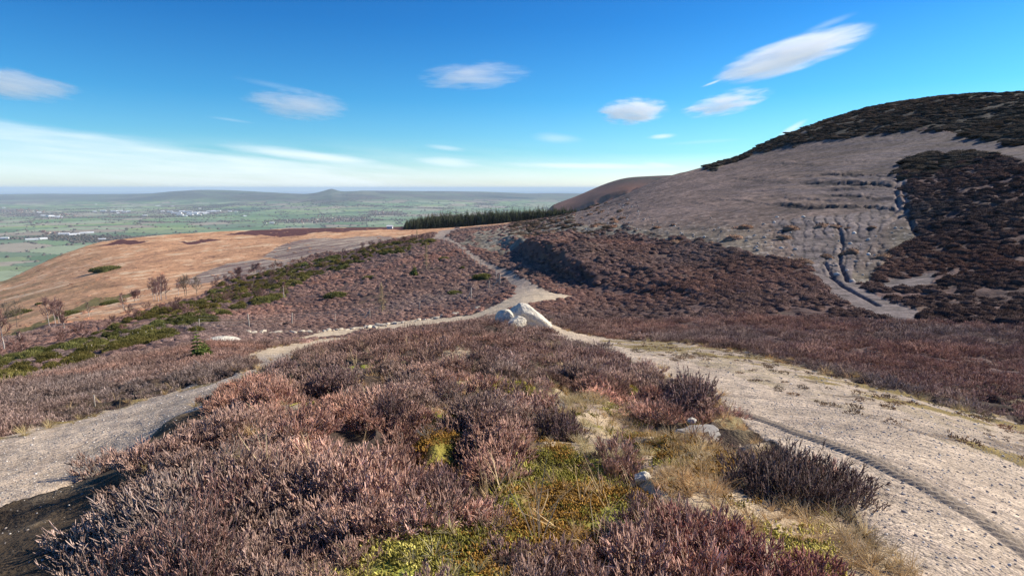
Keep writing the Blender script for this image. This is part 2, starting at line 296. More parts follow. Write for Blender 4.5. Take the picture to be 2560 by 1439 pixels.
# rock ledges across the shale face
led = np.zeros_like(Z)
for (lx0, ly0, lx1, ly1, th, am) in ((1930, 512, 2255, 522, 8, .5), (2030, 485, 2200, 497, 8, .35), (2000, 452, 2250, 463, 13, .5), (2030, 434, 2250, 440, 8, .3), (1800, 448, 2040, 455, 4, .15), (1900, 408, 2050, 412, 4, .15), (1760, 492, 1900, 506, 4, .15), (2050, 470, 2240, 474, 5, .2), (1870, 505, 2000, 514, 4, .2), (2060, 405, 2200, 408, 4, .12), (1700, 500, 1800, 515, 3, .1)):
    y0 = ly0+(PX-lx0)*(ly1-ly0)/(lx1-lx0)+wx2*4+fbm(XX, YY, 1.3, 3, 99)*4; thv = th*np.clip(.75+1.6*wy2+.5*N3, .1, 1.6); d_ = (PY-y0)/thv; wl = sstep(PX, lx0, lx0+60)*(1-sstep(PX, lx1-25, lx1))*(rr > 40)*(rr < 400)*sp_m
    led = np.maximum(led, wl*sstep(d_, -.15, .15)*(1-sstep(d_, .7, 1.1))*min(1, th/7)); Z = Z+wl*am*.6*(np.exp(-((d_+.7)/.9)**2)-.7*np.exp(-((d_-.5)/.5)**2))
# the bank that drops to the winding track
edg = np.interp(PY, [585, 600, 650, 700, 740], [1185, 1200, 1300, 1405, 1490]); bw_ = sstep(PX-edg-12, 0, 55)*(1-sstep(PX-edg, 130, 420))*sstep(PY, 585, 625)*(1-sstep(PY, 690, 738))*(rr > 40)*(rr < 190)
Z = Z+bw_*(1.8+.9*N3+.8*fbm(XX, YY, 12, 3, 97))
scr = np.clip(mk['scree']+sp_m*sstep(PY, 530, 580), 0, 1)
Z = Z+scr*(N2*.10-np.abs(N1)*.07+N3*.15)
# two worn chutes beside the knoll
for pl in ([(2262, 395), (2256, 440), (2262, 480), (2270, 520), (2240, 548), (2215, 560)], [(2250, 440), (2245, 480), (2250, 520), (2215, 545)], [(2270, 540), (2285, 570), (2300, 600)], [(2060, 650), (2085, 690), (2105, 712), (2150, 735), (2200, 760)], [(2090, 560), (2105, 600), (2095, 650), (2120, 700)]):
    pxs = np.array(pl, float); yy = PY+0*PX
    xx = np.interp(yy, pxs[:, 1], pxs[:, 0]) if np.all(np.diff(pxs[:, 1]) > 0) else np.interp(yy, np.sort(pxs[:, 1]), pxs[np.argsort(pxs[:, 1]), 0])
    inn = (PY > pxs[:, 1].min()) & (PY < pxs[:, 1].max()) & (rr > 25) & (rr < 400)
    Z = Z-inn*np.exp(-((PX+wx2*6-xx)/5.5)**2)*.28
    mk['fan'] = np.maximum(mk['fan'], inn*np.exp(-((PX-xx)/9)**2))
    inn = None
Z = np.where(rr > 700, Z+0*Z, Z)

def ground(x, y):
    r = np.hypot(x, y); a = np.arctan2(x, y)
    fi = np.interp(np.log(r), lr, np.arange(NR)); fj = np.interp(a, AZ, np.arange(NA)); return bil(Z, fi, fj)
def look(Mk, x, y):
    r = np.hypot(x, y); a = np.arctan2(x, y)
    i = np.rint(np.interp(np.log(r), lr, np.arange(NR))).astype(int); j = np.rint(np.interp(a, AZ, np.arange(NA))).astype(int); return Mk[i, j]
def at(px, py, r=None):
    """the spot on the ground in that direction: at distance r, or where the ray first lands"""
    a, t = px2ang(px, py)
    if r is None:
        fj = np.interp(a, AZ, np.arange(NA)); zc = bil(Z, np.arange(NR, dtype=float), np.full(NR, fj)); k = np.nonzero((zc/RR >= t) & (RR > 2))[0]
        r = RR[k[0]] if len(k) else 400
    x, y = r*math.sin(a), r*math.cos(a); return x, y, float(ground(np.array([x]), np.array([y]))[0])

# ---------------------------------------------------------------- colour of the land
def mixc(c, m, col, var=None):
    col = np.array(col)[None, None]*(1 if var is None else (1+var)[..., None]); m = np.clip(m, 0, 1)[..., None]; return c*(1-m)+col*m
col = np.ones(Z.shape+(3,))*np.array((.125, .078, .066))
col = col*(1+.35*N3+.25*N2)[..., None]
pat = sstep(fbm(XX, YY, 7, 4, 101), .12, .4)*(rr > 12)
col = mixc(col, pat*.45, (.16, .115, .075))
b1 = fbm(XX, YY*1, 26, 5, 111, .6); b2 = fbm(XX, YY, 7, 4, 115, .6)
col = mixc(col, mk['bracken'], (.56, .31, .165), .3*b1+.45*b2+.3*N2)
col = mixc(col, mk['bracken']*sstep(b1+.6*b2, .15, .55)*.85, (.64, .49, .31), .3*b2)
col = mixc(col, mk['bracken']*sstep(b2-b1, .45, .75)*.8, (.15, .075, .055))
col = mixc(col, mk['bracken']*(1-sstep(PX, 0, 380))*sstep(-b1, -.2, .4)*.5, (.22, .20, .09))
bs = fbm(XX*.25+YY*.1, YY, 6, 4, 119)
col = mixc(col, mk['burnt'], (.27, .19, .155), .4*bs); col = mixc(col, mk['burnt']*sstep(bs, -.05, .2), (.47, .38, .28), .3*b2)
col = mixc(col, mk['rimheath'], (.12, .05, .045), .3*b2)
col = mixc(col, mk['scree'], (.19, .165, .125), .4*N2+.3*N3); col = mixc(col, mk['scree']*sstep(N3+.5*N2, .15, .5), (.30, .27, .21))
col = mixc(col, mk['scree']*sstep(-N3, .1, .4)*.8, (.07, .055, .045))
sv = .22*N2+.18*N3+.2*fbm(XX, YY, 22, 3, 125)
col = mixc(col, sp_m, (.165, .12, .096), 2.0*sv)
strat = fbm(XX*.05, Z*1.9+N3*.4, 1.0, 3, 127)
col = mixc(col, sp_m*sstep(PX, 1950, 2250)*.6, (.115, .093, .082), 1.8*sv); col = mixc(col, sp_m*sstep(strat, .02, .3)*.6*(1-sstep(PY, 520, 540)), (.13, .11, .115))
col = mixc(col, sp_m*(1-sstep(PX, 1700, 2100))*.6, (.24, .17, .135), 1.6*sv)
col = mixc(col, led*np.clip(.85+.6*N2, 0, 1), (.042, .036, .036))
col = mixc(col, sp_m*sstep(PY, 545, 600)*(1-gm)*.6, (.21, .185, .125), .3*N2)
col = mixc(col, sp_m*sstep(N2+N1, .55, .9)*.6*sstep(PY, 520, 560), (.45, .41, .36))
col = mixc(col, mk['fan'], (.17, .14, .128), 1.8*sv)
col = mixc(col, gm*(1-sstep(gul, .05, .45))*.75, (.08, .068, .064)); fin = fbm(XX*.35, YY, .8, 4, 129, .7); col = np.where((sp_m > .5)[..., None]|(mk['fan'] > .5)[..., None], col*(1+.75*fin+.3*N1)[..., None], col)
col = mixc(col, mk['crest'], (.042, .038, .030), .4*N3); col = mixc(col, mk['crest']*sstep(N4+.6*N3, .1, .5)*.7, (.10, .105, .05)); 
col = mixc(col, mk['crestpale'], (.16, .13, .10), .3*N3)
col = mixc(col, mk['bank'], (.20, .16, .06), .3*b2)
gs = 1-.55*mk['bracken']
# trodden and gravelled ways
tr = mk['track']; tcol = np.array((.50, .405, .305))
col = mixc(col, tr, tcol, .30*N2+.2*N1+.25*N3)
col = mixc(col, tr*sstep(rr, 19, 26)*.9, (.55, .44, .30), .2*N2); col = mixc(col, tr*sstep(rr, 50, 66)*.85, (.31, .245, .20), .35*N2+.3*N1)
col = mixc(col, tr*sstep(N2+.4*N1, .30, .65)*.35*(rr < 22), (.30, .25, .19))
rg = mk['rough']*tr; col = mixc(col, rg*sstep(N1+N2, -.2, .5)*.7, (.33, .27, .16), .3*N1); col = mixc(col, rg*sstep(N1-.5*N2, .3, .6)*.8, (.14, .10, .07)); lane = fbm(XX*.9+YY*.45, (YY*.9-XX*.45)*.14, .22, 3, 137); col = mixc(col, tr*(rr < 24)*sstep(lane, .0, .4)*.6, (.38, .30, .23))
col = mixc(col, mk['verge']*sstep(N2+.5*N1, -.3, .1)*.9, (.21, .155, .045), .3*N1)
col = mixc(col, mk['flank'], (.075, .055, .035), .4*N1+.3*N2); col = mixc(col, mk['flank']*sstep(N1, .25, .5)*.6, (.20, .155, .10))
mg = fbm(XX, YY, .5, 3, 131); mg2 = fbm(XX, YY, 1.1, 2, 135)
mcol = np.array((.32, .30, .06))[None, None]*(1+.5*mg[..., None]); m3 = mk['moss'][..., None]
col = col*(1-m3)+m3*(mcol*(1-sstep(mg2, .05, .4)[..., None])+np.array((.26, .15, .05))*sstep(mg2, .05, .4)[..., None])
col = mixc(col, mk['moss']*sstep(-mg2, .12, .4)*.8, (.36, .37, .07))
col = mixc(col, mk['grass'], (.48, .37, .24), .25*N1+.2*mg); col = mixc(col, mk['grass']*sstep(mg, .1, .4)*.7, (.24, .20, .07)); col = mixc(col, mk['grass']*sstep(-mg, .1, .4)*.6, (.26, .19, .16))
mound = (rr < 20)*(1-np.clip(tr+mk['flank']+mk['moss']+mk['grass'], 0, 1))
col = mixc(col, mound, (.07, .05, .038), .4*N1); col = mixc(col, mound*sstep(mg, .15, .45)*.6, (.24, .19, .11))
# the vale: fields, hedges, copses
qx = XX*.88+YY*.47; qy = -XX*.47+YY*.88
qx = qx+fbm(XX, YY, 1500, 3, 141)*420; qy = qy+fbm(XX, YY, 1500, 3, 145)*420
CX, CY = 430.0, 260.0
gx, gy = np.floor(qx/CX), np.floor(qy/CY); best = np.full(Z.shape, 1e18); sec = np.full(Z.shape, 1e18); idc = np.zeros(Z.shape)
fs = rr[:, 0] > 900; sl_ = np.s_[np.argmax(fs):, :]
def h2(a, b, s): v = np.sin(a*127.1+b*311.7+s*74.7)*43758.5453; return v-np.floor(v)
qxs, qys, gxs, gys = qx[sl_], qy[sl_], gx[sl_], gy[sl_]; bb, ss_, ii = best[sl_], sec[sl_], idc[sl_]
for di in (-1, 0, 1):
    for dj in (-1, 0, 1):
        cx, cy = gxs+di, gys+dj; fx = (cx+.15+.7*h2(cx, cy, 1))*CX; fy = (cy+.15+.7*h2(cx, cy, 2))*CY
        d = np.abs(qxs-fx)/1.3+np.abs(qys-fy); u = d < bb
        ss_ = np.where(u, bb, np.minimum(ss_, d)); bb = np.where(u, d, bb); ii = np.where(u, h2(cx, cy, 5), ii)
edge = ss_-bb
pal = np.array([(.085, .165, .045), (.12, .20, .05), (.15, .20, .07), (.18, .25, .06), (.22, .17, .11), (.10, .155, .075), (.24, .20, .13), (.12, .20, .075), (.20, .25, .12), (.07, .135, .05)])
fc = (1.75*pal*.62+.4*pal.mean(1, keepdims=True))[np.clip((ii*10).astype(int), 0, 9)]*(1+.12*fbm(XX[sl_], YY[sl_], 90, 3, 151))[..., None]
wood = sstep(fbm(XX[sl_], YY[sl_], 900, 4, 155, .6), .30, .36); rrs = rr[sl_]
dk = np.array((.062, .056, .045))
hw = np.clip(rrs/2500, .7, 5)*7
hed = (1-sstep(edge, hw*.6, hw*1.6))*(h2(np.floor(ii*997), np.floor(XX[sl_]/160), 3) > .12)
fc = fc*(1-np.clip(hed*.9+wood*.85, 0, 1)[..., None])+dk*np.clip(hed*.9+wood*.85, 0, 1)[..., None]
town = 0
TOWN = [(0, 527, 105, 9), (90, 536, 120, 7), (460, 529, 130, 10), (290, 530, 70, 6), (440, 515, 60, 4), (860, 548, 90, 9), (760, 553, 110, 7), (960, 531, 70, 5), (175, 584, 70, 6), (640, 512, 60, 4), (60, 505, 120, 4)]
for (tx, ty, rx, ry) in TOWN: town = np.maximum(town, np.exp(-((PX[sl_]-tx)/rx)**2-((PY[sl_]-ty)/ry)**2))
tn = fbm(XX[sl_], YY[sl_], 60, 3, 161); town = town*sstep(town+tn*.5, .35, .7)
tc_ = np.array((.15, .115, .10))[None, None]*(1+.6*tn[..., None]); fc = fc*(1-town[..., None])+tc_*town[..., None]
hill = sstep(front[sl_], .2, .55); hn = fbm(XX[sl_], YY[sl_], 1200, 5, 165, .6)
hc = np.where((hn > .1)[..., None], np.array((.085, .10, .07)), np.array((.065, .052, .055)))*(1+.4*hn)[..., None]
fc = fc*(1-hill[..., None]*.8)+hc*hill[..., None]*.8
rdm = np.clip(rs_[sl_]*1.6, 0, 1); rn = fbm(XX[sl_], YY[sl_], 90, 4, 171)
rcx = np.array((.27, .135, .09))[None, None]*(1+.5*rn[..., None]); top_ = sstep(Z[sl_]+rn*14, -8, 14)[..., None]; rcx = rcx*(1-top_)+np.array((.10, .065, .055))*top_
rcx = np.where((rn > .38)[..., None], rcx*.45+np.array((.02, .03, .02)), rcx)
fc = fc*(1-rdm[..., None])+rcx*rdm[..., None]
steep = (1-sstep(rrs, 1150, 1500))*(1-rdm)
fc = fc*(1-steep[..., None])+(np.array((.13, .085, .055))[None, None]*(1+.5*rn[..., None]))*steep[..., None]
fw = sstep(rr[sl_], 900, 1000)[..., None]; col[sl_] = col[sl_]*(1-fw)+fc*fw
mid = ((rr > 560) & (rr < 1000)); 
hedge_edge = edge; col = np.clip(col, .004, .9)

# ---------------------------------------------------------------- terrain sheets
def terrain_material():
    m = bpy.data.materials.new('land'); m.use_nodes = True; t = NT(m.node_tree); t.n.clear()
    at_ = t.new('ShaderNodeAttribute', attribute_name='col'); k = t.new('ShaderNodeAttribute', attribute_name='kindmask')
    sep = t.new('ShaderNodeSeparateColor'); t.l.new(k.outputs['Color'], sep.inputs[0])   # r gravel, g scale of relief, b moss
    tc = t.new('ShaderNodeTexCoord'); v = tc.outputs['Object']
    n1 = t.noise(v, 60, 4, .65); n2 = t.noise(v, 9, 4, .6); n3 = t.noise(v, 1.1, 4, .6); n4 = t.noise(v, .06, 4, .6)
    vo = t.new('ShaderNodeTexVoronoi'); vo.inputs['Scale'].default_value = 38; t.l.new(v, vo.inputs['Vector'])
    vo2 = t.new('ShaderNodeTexVoronoi'); vo2.inputs['Scale'].default_value = 105; t.l.new(v, vo2.inputs['Vector'])
    cr = t.new('ShaderNodeSeparateColor'); t.l.new(vo.outputs['Color'], cr.inputs[0]); cr2 = t.new('ShaderNodeSeparateColor'); t.l.new(vo2.outputs['Color'], cr2.inputs[0])
    g = sep.outputs[0]
    peb = t.m('ADD', .45, t.m('ADD', t.m('MULTIPLY', cr.outputs[0], .45), t.m('MULTIPLY', cr2.outputs[0], .6)))
    nearv = t.m('ADD', .35, t.m('MULTIPLY', n1, 1.3))
    fac = t.mix(g, t.comb(nearv, nearv, nearv), t.comb(peb, t.m('MULTIPLY', peb, .985), t.m('MULTIPLY', peb, .97)))
    mid_ = t.m('MULTIPLY', t.m('ADD', .55, t.m('MULTIPLY', n2, .9)), t.m('ADD', .6, t.m('MULTIPLY', n3, .8)))
    c = t.mix(1, at_.outputs['Color'], t.comb(mid_, mid_, mid_), 'MULTIPLY')
    c = t.mix(sep.outputs[1], c, t.mix(1, c, fac, 'MULTIPLY'))
    far_ = t.m('ADD', .7, t.m('MULTIPLY', n4, .6)); c = t.mix(1, c, t.comb(far_, far_, far_), 'MULTIPLY')
    b = t.new('ShaderNodeBsdfPrincipled'); t.l.new(c, b.inputs['Base Color']); b.inputs['Roughness'].default_value = .95
    b.inputs['Specular IOR Level'].default_value = .15
    hgt = t.m('ADD', t.m('MULTIPLY', t.m('SUBTRACT', 1, vo.outputs['Distance']), .012), t.m('MULTIPLY', t.m('SUBTRACT', 1, vo2.outputs['Distance']), .005))
    hgt = t.m('ADD', t.m('MULTIPLY', hgt, sep.outputs[1]), t.m('ADD', t.m('MULTIPLY', n2, .05), t.m('MULTIPLY', n3, .22)))
    bp = t.new('ShaderNodeBump'); bp.inputs['Strength'].default_value = .75; bp.inputs['Distance'].default_value = 1.0
    t.l.new(hgt, bp.inputs['Height']); t.l.new(bp.outputs[0], b.inputs['Normal'])
    o = t.new('ShaderNodeOutputMaterial'); t.l.new(b.outputs[0], o.inputs[0]); return m
LAND = terrain_material()
kmask = np.stack([np.clip(bare+mk['flank']*.7, 0, 1)*near, 1-sstep(rr, 14, 45), mk['moss']], -1)
def quads_to_mesh(name, sel, mats):
    """sel: boolean grid of quads"""
    i, j = np.nonzero(sel); vid = lambda a, b: a*NA+b
    q = np.stack([vid(i, j), vid(i, j+1), vid(i+1, j+1), vid(i+1, j)], 1)[:, ::-1]
    used, inv = np.unique(q, return_inverse=True); inv = inv.reshape(-1)
    me = bpy.data.meshes.new(name); me.vertices.add(len(used)); me.loops.add(len(inv)); me.polygons.add(len(q))
    P3 = np.stack([XX, YY, Z], -1).reshape(-1, 3)[used]
    me.vertices.foreach_set('co', P3.astype(np.float32).ravel()); me.loops.foreach_set('vertex_index', inv.astype(np.int32))
    me.polygons.foreach_set('loop_start', np.arange(0, len(inv), 4, dtype=np.int32)); me.polygons.foreach_set('use_smooth', np.ones(len(q), bool))
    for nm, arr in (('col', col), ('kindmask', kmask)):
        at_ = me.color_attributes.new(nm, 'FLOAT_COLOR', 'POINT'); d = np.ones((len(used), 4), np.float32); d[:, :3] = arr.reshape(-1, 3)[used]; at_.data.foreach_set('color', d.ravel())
    me.materials.append(mats); me.update(calc_edges=True); me.validate(); return me
q = lambda A: A[:-1, :-1]
rq, aq = q(rr), q(aa); azr = px2ang(1135, 570)[0]
tid = np.zeros(rq.shape, int)                                   # 0 ground
tid[(rq > 90) & (q(mk['bracken']) > .5)] = 2
tid[(rq > 30) & (rq <= 640) & (aq > azr+(rq < 90)*.12) & (aq < pi/2)] = 3
tid[q(mk['track']) > .5] = 1
tid[rq > 640] = 5
tid[(rq > 640) & (rq < 3200) & (q(rs_) > .25)] = 4
tid[(rq > 5000) & (rq < 24000) & (q(front) > .3) & (np.abs(aq) < R_(60))] = 6
for k, (nm, lab) in enumerate((('ground', 'heather covered moorland ground'), ('gravel_track', 'pale gravel tracks winding over the moor'), ('bracken_moor', 'orange bracken covered moor sloping to the vale'), ('spoil_hill', 'bare grey shale hill with heather below'),
                               ('distant_ridge', 'reddish brown ridge behind the shale hill'), ('valley_plain', 'wide vale of green fields and hedges'), ('far_hills', 'hazy line of hills along the horizon'))):
    s_ = tid == k
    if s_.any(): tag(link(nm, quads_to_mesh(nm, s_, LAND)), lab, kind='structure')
def simple_mat(name, colr, rough=.9, var=.3, scale=8, bump=.0, spec=.2):
    m = bpy.data.materials.new(name); m.use_nodes = True; t = NT(m.node_tree); b = t.n['Principled BSDF']
    tc = t.new('ShaderNodeTexCoord'); n_ = t.noise(tc.outputs['Object'], scale, 5, .6); f = t.m('ADD', 1-var, t.m('MULTIPLY', n_, 2*var))
    t.l.new(t.mix(1, (*colr, 1), t.comb(f, f, f), 'MULTIPLY'), b.inputs['Base Color']); b.inputs['Roughness'].default_value = rough; b.inputs['Specular IOR Level'].default_value = spec
    if bump: bp = t.new('ShaderNodeBump'); bp.inputs['Distance'].default_value = bump; bp.inputs['Strength'].default_value = .8; t.l.new(n_, bp.inputs['Height']); t.l.new(bp.outputs[0], b.inputs['Normal'])
    return m
# the sea
me = bpy.data.meshes.new('sea'); a_ = np.linspace(-pi, pi, 97); ri = 23000; ro = 45000
vs = [(r*math.sin(a), r*math.cos(a), -277) for r in (ri, ro) for a in a_]; me.from_pydata(vs, [], [(i, i+97, i+98, i+1) for i in range(96)]); me.materials.append(simple_mat('sea_water', (.05, .13, .22), .35, .1, .001)); tag(link('sea', me), 'thin blue strip of sea on the horizon', kind='structure')
# ---------------------------------------------------------------- plants: building blocks
class Geo:
    def __init__(s): s.v, s.f, s.r, s.m, s.n = [], [], [], [], 0
    def add(s, v, f, rnd, mat=0):
        """v (n,3), f (m,4) quads or (m,3), rnd per vertex"""
        v = np.asarray(v, float); s.v.append(v); f = np.asarray(f)+s.n
        if f.shape[1] == 3: f = np.c_[f, -np.ones(len(f), int)]
        s.f.append(f); s.r.append(np.broadcast_to(rnd, (len(v),)).astype(float)); s.m.append(np.full(len(f), mat)); s.n += len(v)
    def tubes(s, P, Rd, sides=3, rnd=None, mat=0):
        """P (N,K,3) centre lines, Rd (N,K) radii"""
        N, K = P.shape[:2]; T = np.gradient(P, axis=1); T /= np.linalg.norm(T, axis=2, keepdims=True)+1e-9
        ref = np.where(np.abs(T[..., 2:3]) > .9, np.array([1., 0, 0]), np.array([0, 0, 1.])); A = np.cross(T, ref); A /= np.linalg.norm(A, axis=2, keepdims=True)+1e-9; B = np.cross(T, A)
        th = np.arange(sides)*2*pi/sides
        V = P[:, :, None]+Rd[:, :, None, None]*(np.cos(th)[None, None, :, None]*A[:, :, None]+np.sin(th)[None, None, :, None]*B[:, :, None])
        idx = np.arange(N*K*sides).reshape(N, K, sides); a = idx[:, :-1]; b = idx[:, 1:]; a2 = np.roll(a, -1, 2); b2 = np.roll(b, -1, 2)
        s.add(V.reshape(-1, 3), np.stack([a, a2, b2, b], -1).reshape(-1, 4), np.repeat(rnd if rnd is not None else rs.rand(N), K*sides), mat)
    def ribbons(s, P, Wd, side, rnd=None, mat=0):
        N, K = P.shape[:2]; V = np.stack([P-side[:, None]*Wd[..., None], P+side[:, None]*Wd[..., None]], 2)
        idx = np.arange(N*K*2).reshape(N, K, 2); s.add(V.reshape(-1, 3), np.stack([idx[:, :-1, 0], idx[:, :-1, 1], idx[:, 1:, 1], idx[:, 1:, 0]], -1).reshape(-1, 4), np.repeat(rnd if rnd is not None else rs.rand(N), K*2), mat)
    def arrays(s): return np.concatenate(s.v), np.concatenate(s.f), np.concatenate(s.r), np.concatenate(s.m)
    def mesh(s, name, mats, smooth=True):
        v, f, r, m = s.arrays(); return raw_mesh(name, v, f, r, m, mats, smooth)
def raw_mesh(name, v, f, r, m, mats, smooth=True):
    me = bpy.data.meshes.new(name); me.vertices.add(len(v)); me.vertices.foreach_set('co', v.astype(np.float32).ravel())
    tri = f[:, 3] < 0; cnt = np.where(tri, 3, 4); loops = f.ravel(); loops = loops[loops >= 0]
    me.loops.add(len(loops)); me.loops.foreach_set('vertex_index', loops.astype(np.int32)); me.polygons.add(len(f))
    me.polygons.foreach_set('loop_start', np.r_[0, np.cumsum(cnt)[:-1]].astype(np.int32)); me.polygons.foreach_set('material_index', m.astype(np.int32)); me.polygons.foreach_set('use_smooth', np.full(len(f), smooth))
    a = me.attributes.new('rnd', 'FLOAT', 'POINT'); a.data.foreach_set('value', r.astype(np.float32))
    for x in mats: me.materials.append(x)
    me.update(calc_edges=True); return me
def plant_mat(name, cols, trans=.15, rough=.9, tint=.35):
    m = bpy.data.materials.new(name); m.use_nodes = True; t = NT(m.node_tree); t.n.clear()
    a = t.new('ShaderNodeAttribute', attribute_name='rnd'); i = t.new('ShaderNodeAttribute', attribute_name='tint', attribute_type='INSTANCER')
    rp = t.new('ShaderNodeValToRGB'); t.l.new(a.outputs['Fac'], rp.inputs[0]); e = rp.color_ramp.elements
    for k, c in enumerate(cols):
        p = k/(len(cols)-1); q = e[0] if k == 0 else (e[1] if k == len(cols)-1 else e.new(p)); q.position = p; q.color = (*c, 1)
    w = i.outputs['Vector']; has = t.m('GREATER_THAN', i.outputs['Fac'], .0001)
    tn = t.mix(has, (1, 1, 1), t.mix(1, i.outputs['Color'], (1, 1, 1), 'MULTIPLY')); c = t.mix(1, rp.outputs[0], tn, 'MULTIPLY')
    d = t.new('ShaderNodeBsdfDiffuse'); t.l.new(c, d.inputs[0]); tr = t.new('ShaderNodeBsdfTranslucent'); t.l.new(c, tr.inputs[0])
    mx = t.new('ShaderNodeMixShader'); mx.inputs[0].default_value = trans; t.l.new(d.outputs[0], mx.inputs[1]); t.l.new(tr.outputs[0], mx.inputs[2])
    o = t.new('ShaderNodeOutputMaterial'); t.l.new(mx.outputs[0], o.inputs[0]); return m
M_HEA = plant_mat('heather_sprigs', [(.075, .045, .038), (.265, .148, .125), (.50, .31, .26), (.82, .60, .50)])
M_STEM = plant_mat('heather_stems', [(.14, .11, .09), (.46, .40, .34)], 0)
M_GRS = plant_mat('dry_grass', [(.36, .25, .12), (.58, .44, .25), (.85, .70, .45)], .25)
M_MOSS = plant_mat('moss', [(.20, .19, .035), (.44, .42, .07), (.66, .63, .15)], .2)
M_GOR = plant_mat('gorse_leaves', [(.035, .045, .016), (.10, .11, .035), (.22, .21, .075)], .1)
M_CON = plant_mat('conifer_needles', [(.03, .045, .03), (.06, .08, .045), (.12, .14, .07)], .05)
M_SPR = plant_mat('young_spruce_needles', [(.07, .11, .03), (.15, .19, .05), (.27, .28, .08)], .15)
M_BARK = simple_mat('grey_bark', (.20, .165, .13), .9, .35, 20, .01)
M_BIRCH = simple_mat('pale_birch_bark', (.55, .50, .44), .8, .4, 9)
M_TWIG = plant_mat('purple_twigs', [(.15, .085, .085), (.30, .175, .165), (.42, .27, .24)], 0)
M_LARCH = plant_mat('straw_twigs', [(.34, .25, .15), (.55, .43, .27)], 0)
M_COPSE = plant_mat('bare_wood_crowns', [(.05, .045, .038), (.095, .08, .065)], 0)
def nrm(v): return v/(np.linalg.norm(v, axis=-1, keepdims=True)+1e-9)
def heather_geo(R=.25, Hh=.27, nm=70, nt=5, rad=.0045, tw=.075, sides=3, K=4, g=None, seed=0, lo=.1, stems=True, shift=(0, 0, 0)):
    g = g or Geo(); th = rs.rand(nm)*2*pi; ph = np.sqrt(rs.rand(nm))*1.25
    lump = 1+.18*np.sin(th*3+seed)+.12*np.sin(th*5+seed*2)
    d = np.stack([np.cos(th)*np.sin(ph), np.sin(th)*np.sin(ph), np.cos(ph)], -1); L = (rs.uniform(.72, 1.05, nm)*lump)[:, None]
    tip = d*np.array([R, R, Hh])*L; org = tip*np.array([.35, .35, 0])+rs.normal(0, .01, (nm, 3))*np.array([1, 1, 0])
    tip = tip+np.array(shift); org = org+np.array(shift)
    if stems:
        mid = org*.45+tip*.55+rs.normal(0, .02*R/.25, (nm, 3)); P = np.stack([org, mid, tip], 1); g.tubes(P, np.tile([rad*.8, rad*.5, rad*.35], (nm, 1)), 3, rs.rand(nm), 1)
    bt = np.repeat(tip, nt, 0); bo = np.repeat(org, nt, 0); bd = nrm(np.repeat(nrm(d), nt, 0)*.7+np.array([0, 0, .55])+rs.normal(0, .38, (nm*nt, 3)))
    st = bt+(bo-bt)*rs.uniform(0, .38, (nm*nt, 1)); ln = rs.uniform(.55, 1.25, (nm*nt, 1))*tw; bend = rs.normal(0, .22, (nm*nt, 3))+np.array([0, 0, .25])
    u = np.linspace(0, 1, K); P = st[:, None]+bd[:, None]*(ln*u)[:, :, None]+bend[:, None]*((ln*u*u)[:, :, None])*.6
    prof = np.interp(u, [0, .25, .6, 1], [.45, 1.0, .95, .35])*rad; Rr = prof[None]*rs.uniform(.75, 1.25, (nm*nt, K))
    rn = np.clip(np.repeat(rs.rand(nm), nt)*.5+rs.rand(nm*nt)*.5, 0, 1); g.tubes(P, Rr, sides, rn, 0); return g
def grass_geo(R=.08, L=.16, n=55, w=.0022, droop=.5, K=4):
    g = Geo(); th = rs.rand(n)*2*pi; ln = rs.uniform(.5, 1.15, n)*L; o = np.stack([np.cos(th), np.sin(th), 0*th], -1)*(rs.rand(n)[:, None]*R*.5)
    od = np.stack([np.cos(th), np.sin(th), 0*th], -1); lean = rs.uniform(.15, 1.1, n)[:, None]; d0 = nrm(od*lean+np.array([0, 0, 1]))
    u = np.linspace(0, 1, K); P = o[:, None]+d0[:, None]*(ln[:, None]*u)[..., None]+(od*droop*rs.rand(n, 1)-np.array([0, 0, .35])*rs.rand(n, 1))[:, None]*((ln[:, None]*u*u)[..., None])+rs.normal(0, .006, (n, K, 3))*u[None, :, None]
    side = nrm(np.cross(od, [0, 0, 1])+rs.normal(0, .4, (n, 3))); g.ribbons(P, np.tile(np.interp(u, [0, .6, 1], [1, .8, .15]), (n, 1))*w, side); return g
def moss_geo(R=.06, n=70):
    g = Geo(); p = rs.normal(0, R*.5, (n, 3)); p[:, 2] = -.004; d = nrm(rs.normal(0, .5, (n, 3))+np.array([0, 0, 1])); ln = rs.uniform(.008, .022, n)
    u = np.array([0, .5, 1]); P = p[:, None]+d[:, None]*(ln[:, None]*u)[..., None]; g.tubes(P, np.tile([.0035, .0045, .001], (n, 1)), 3); return g
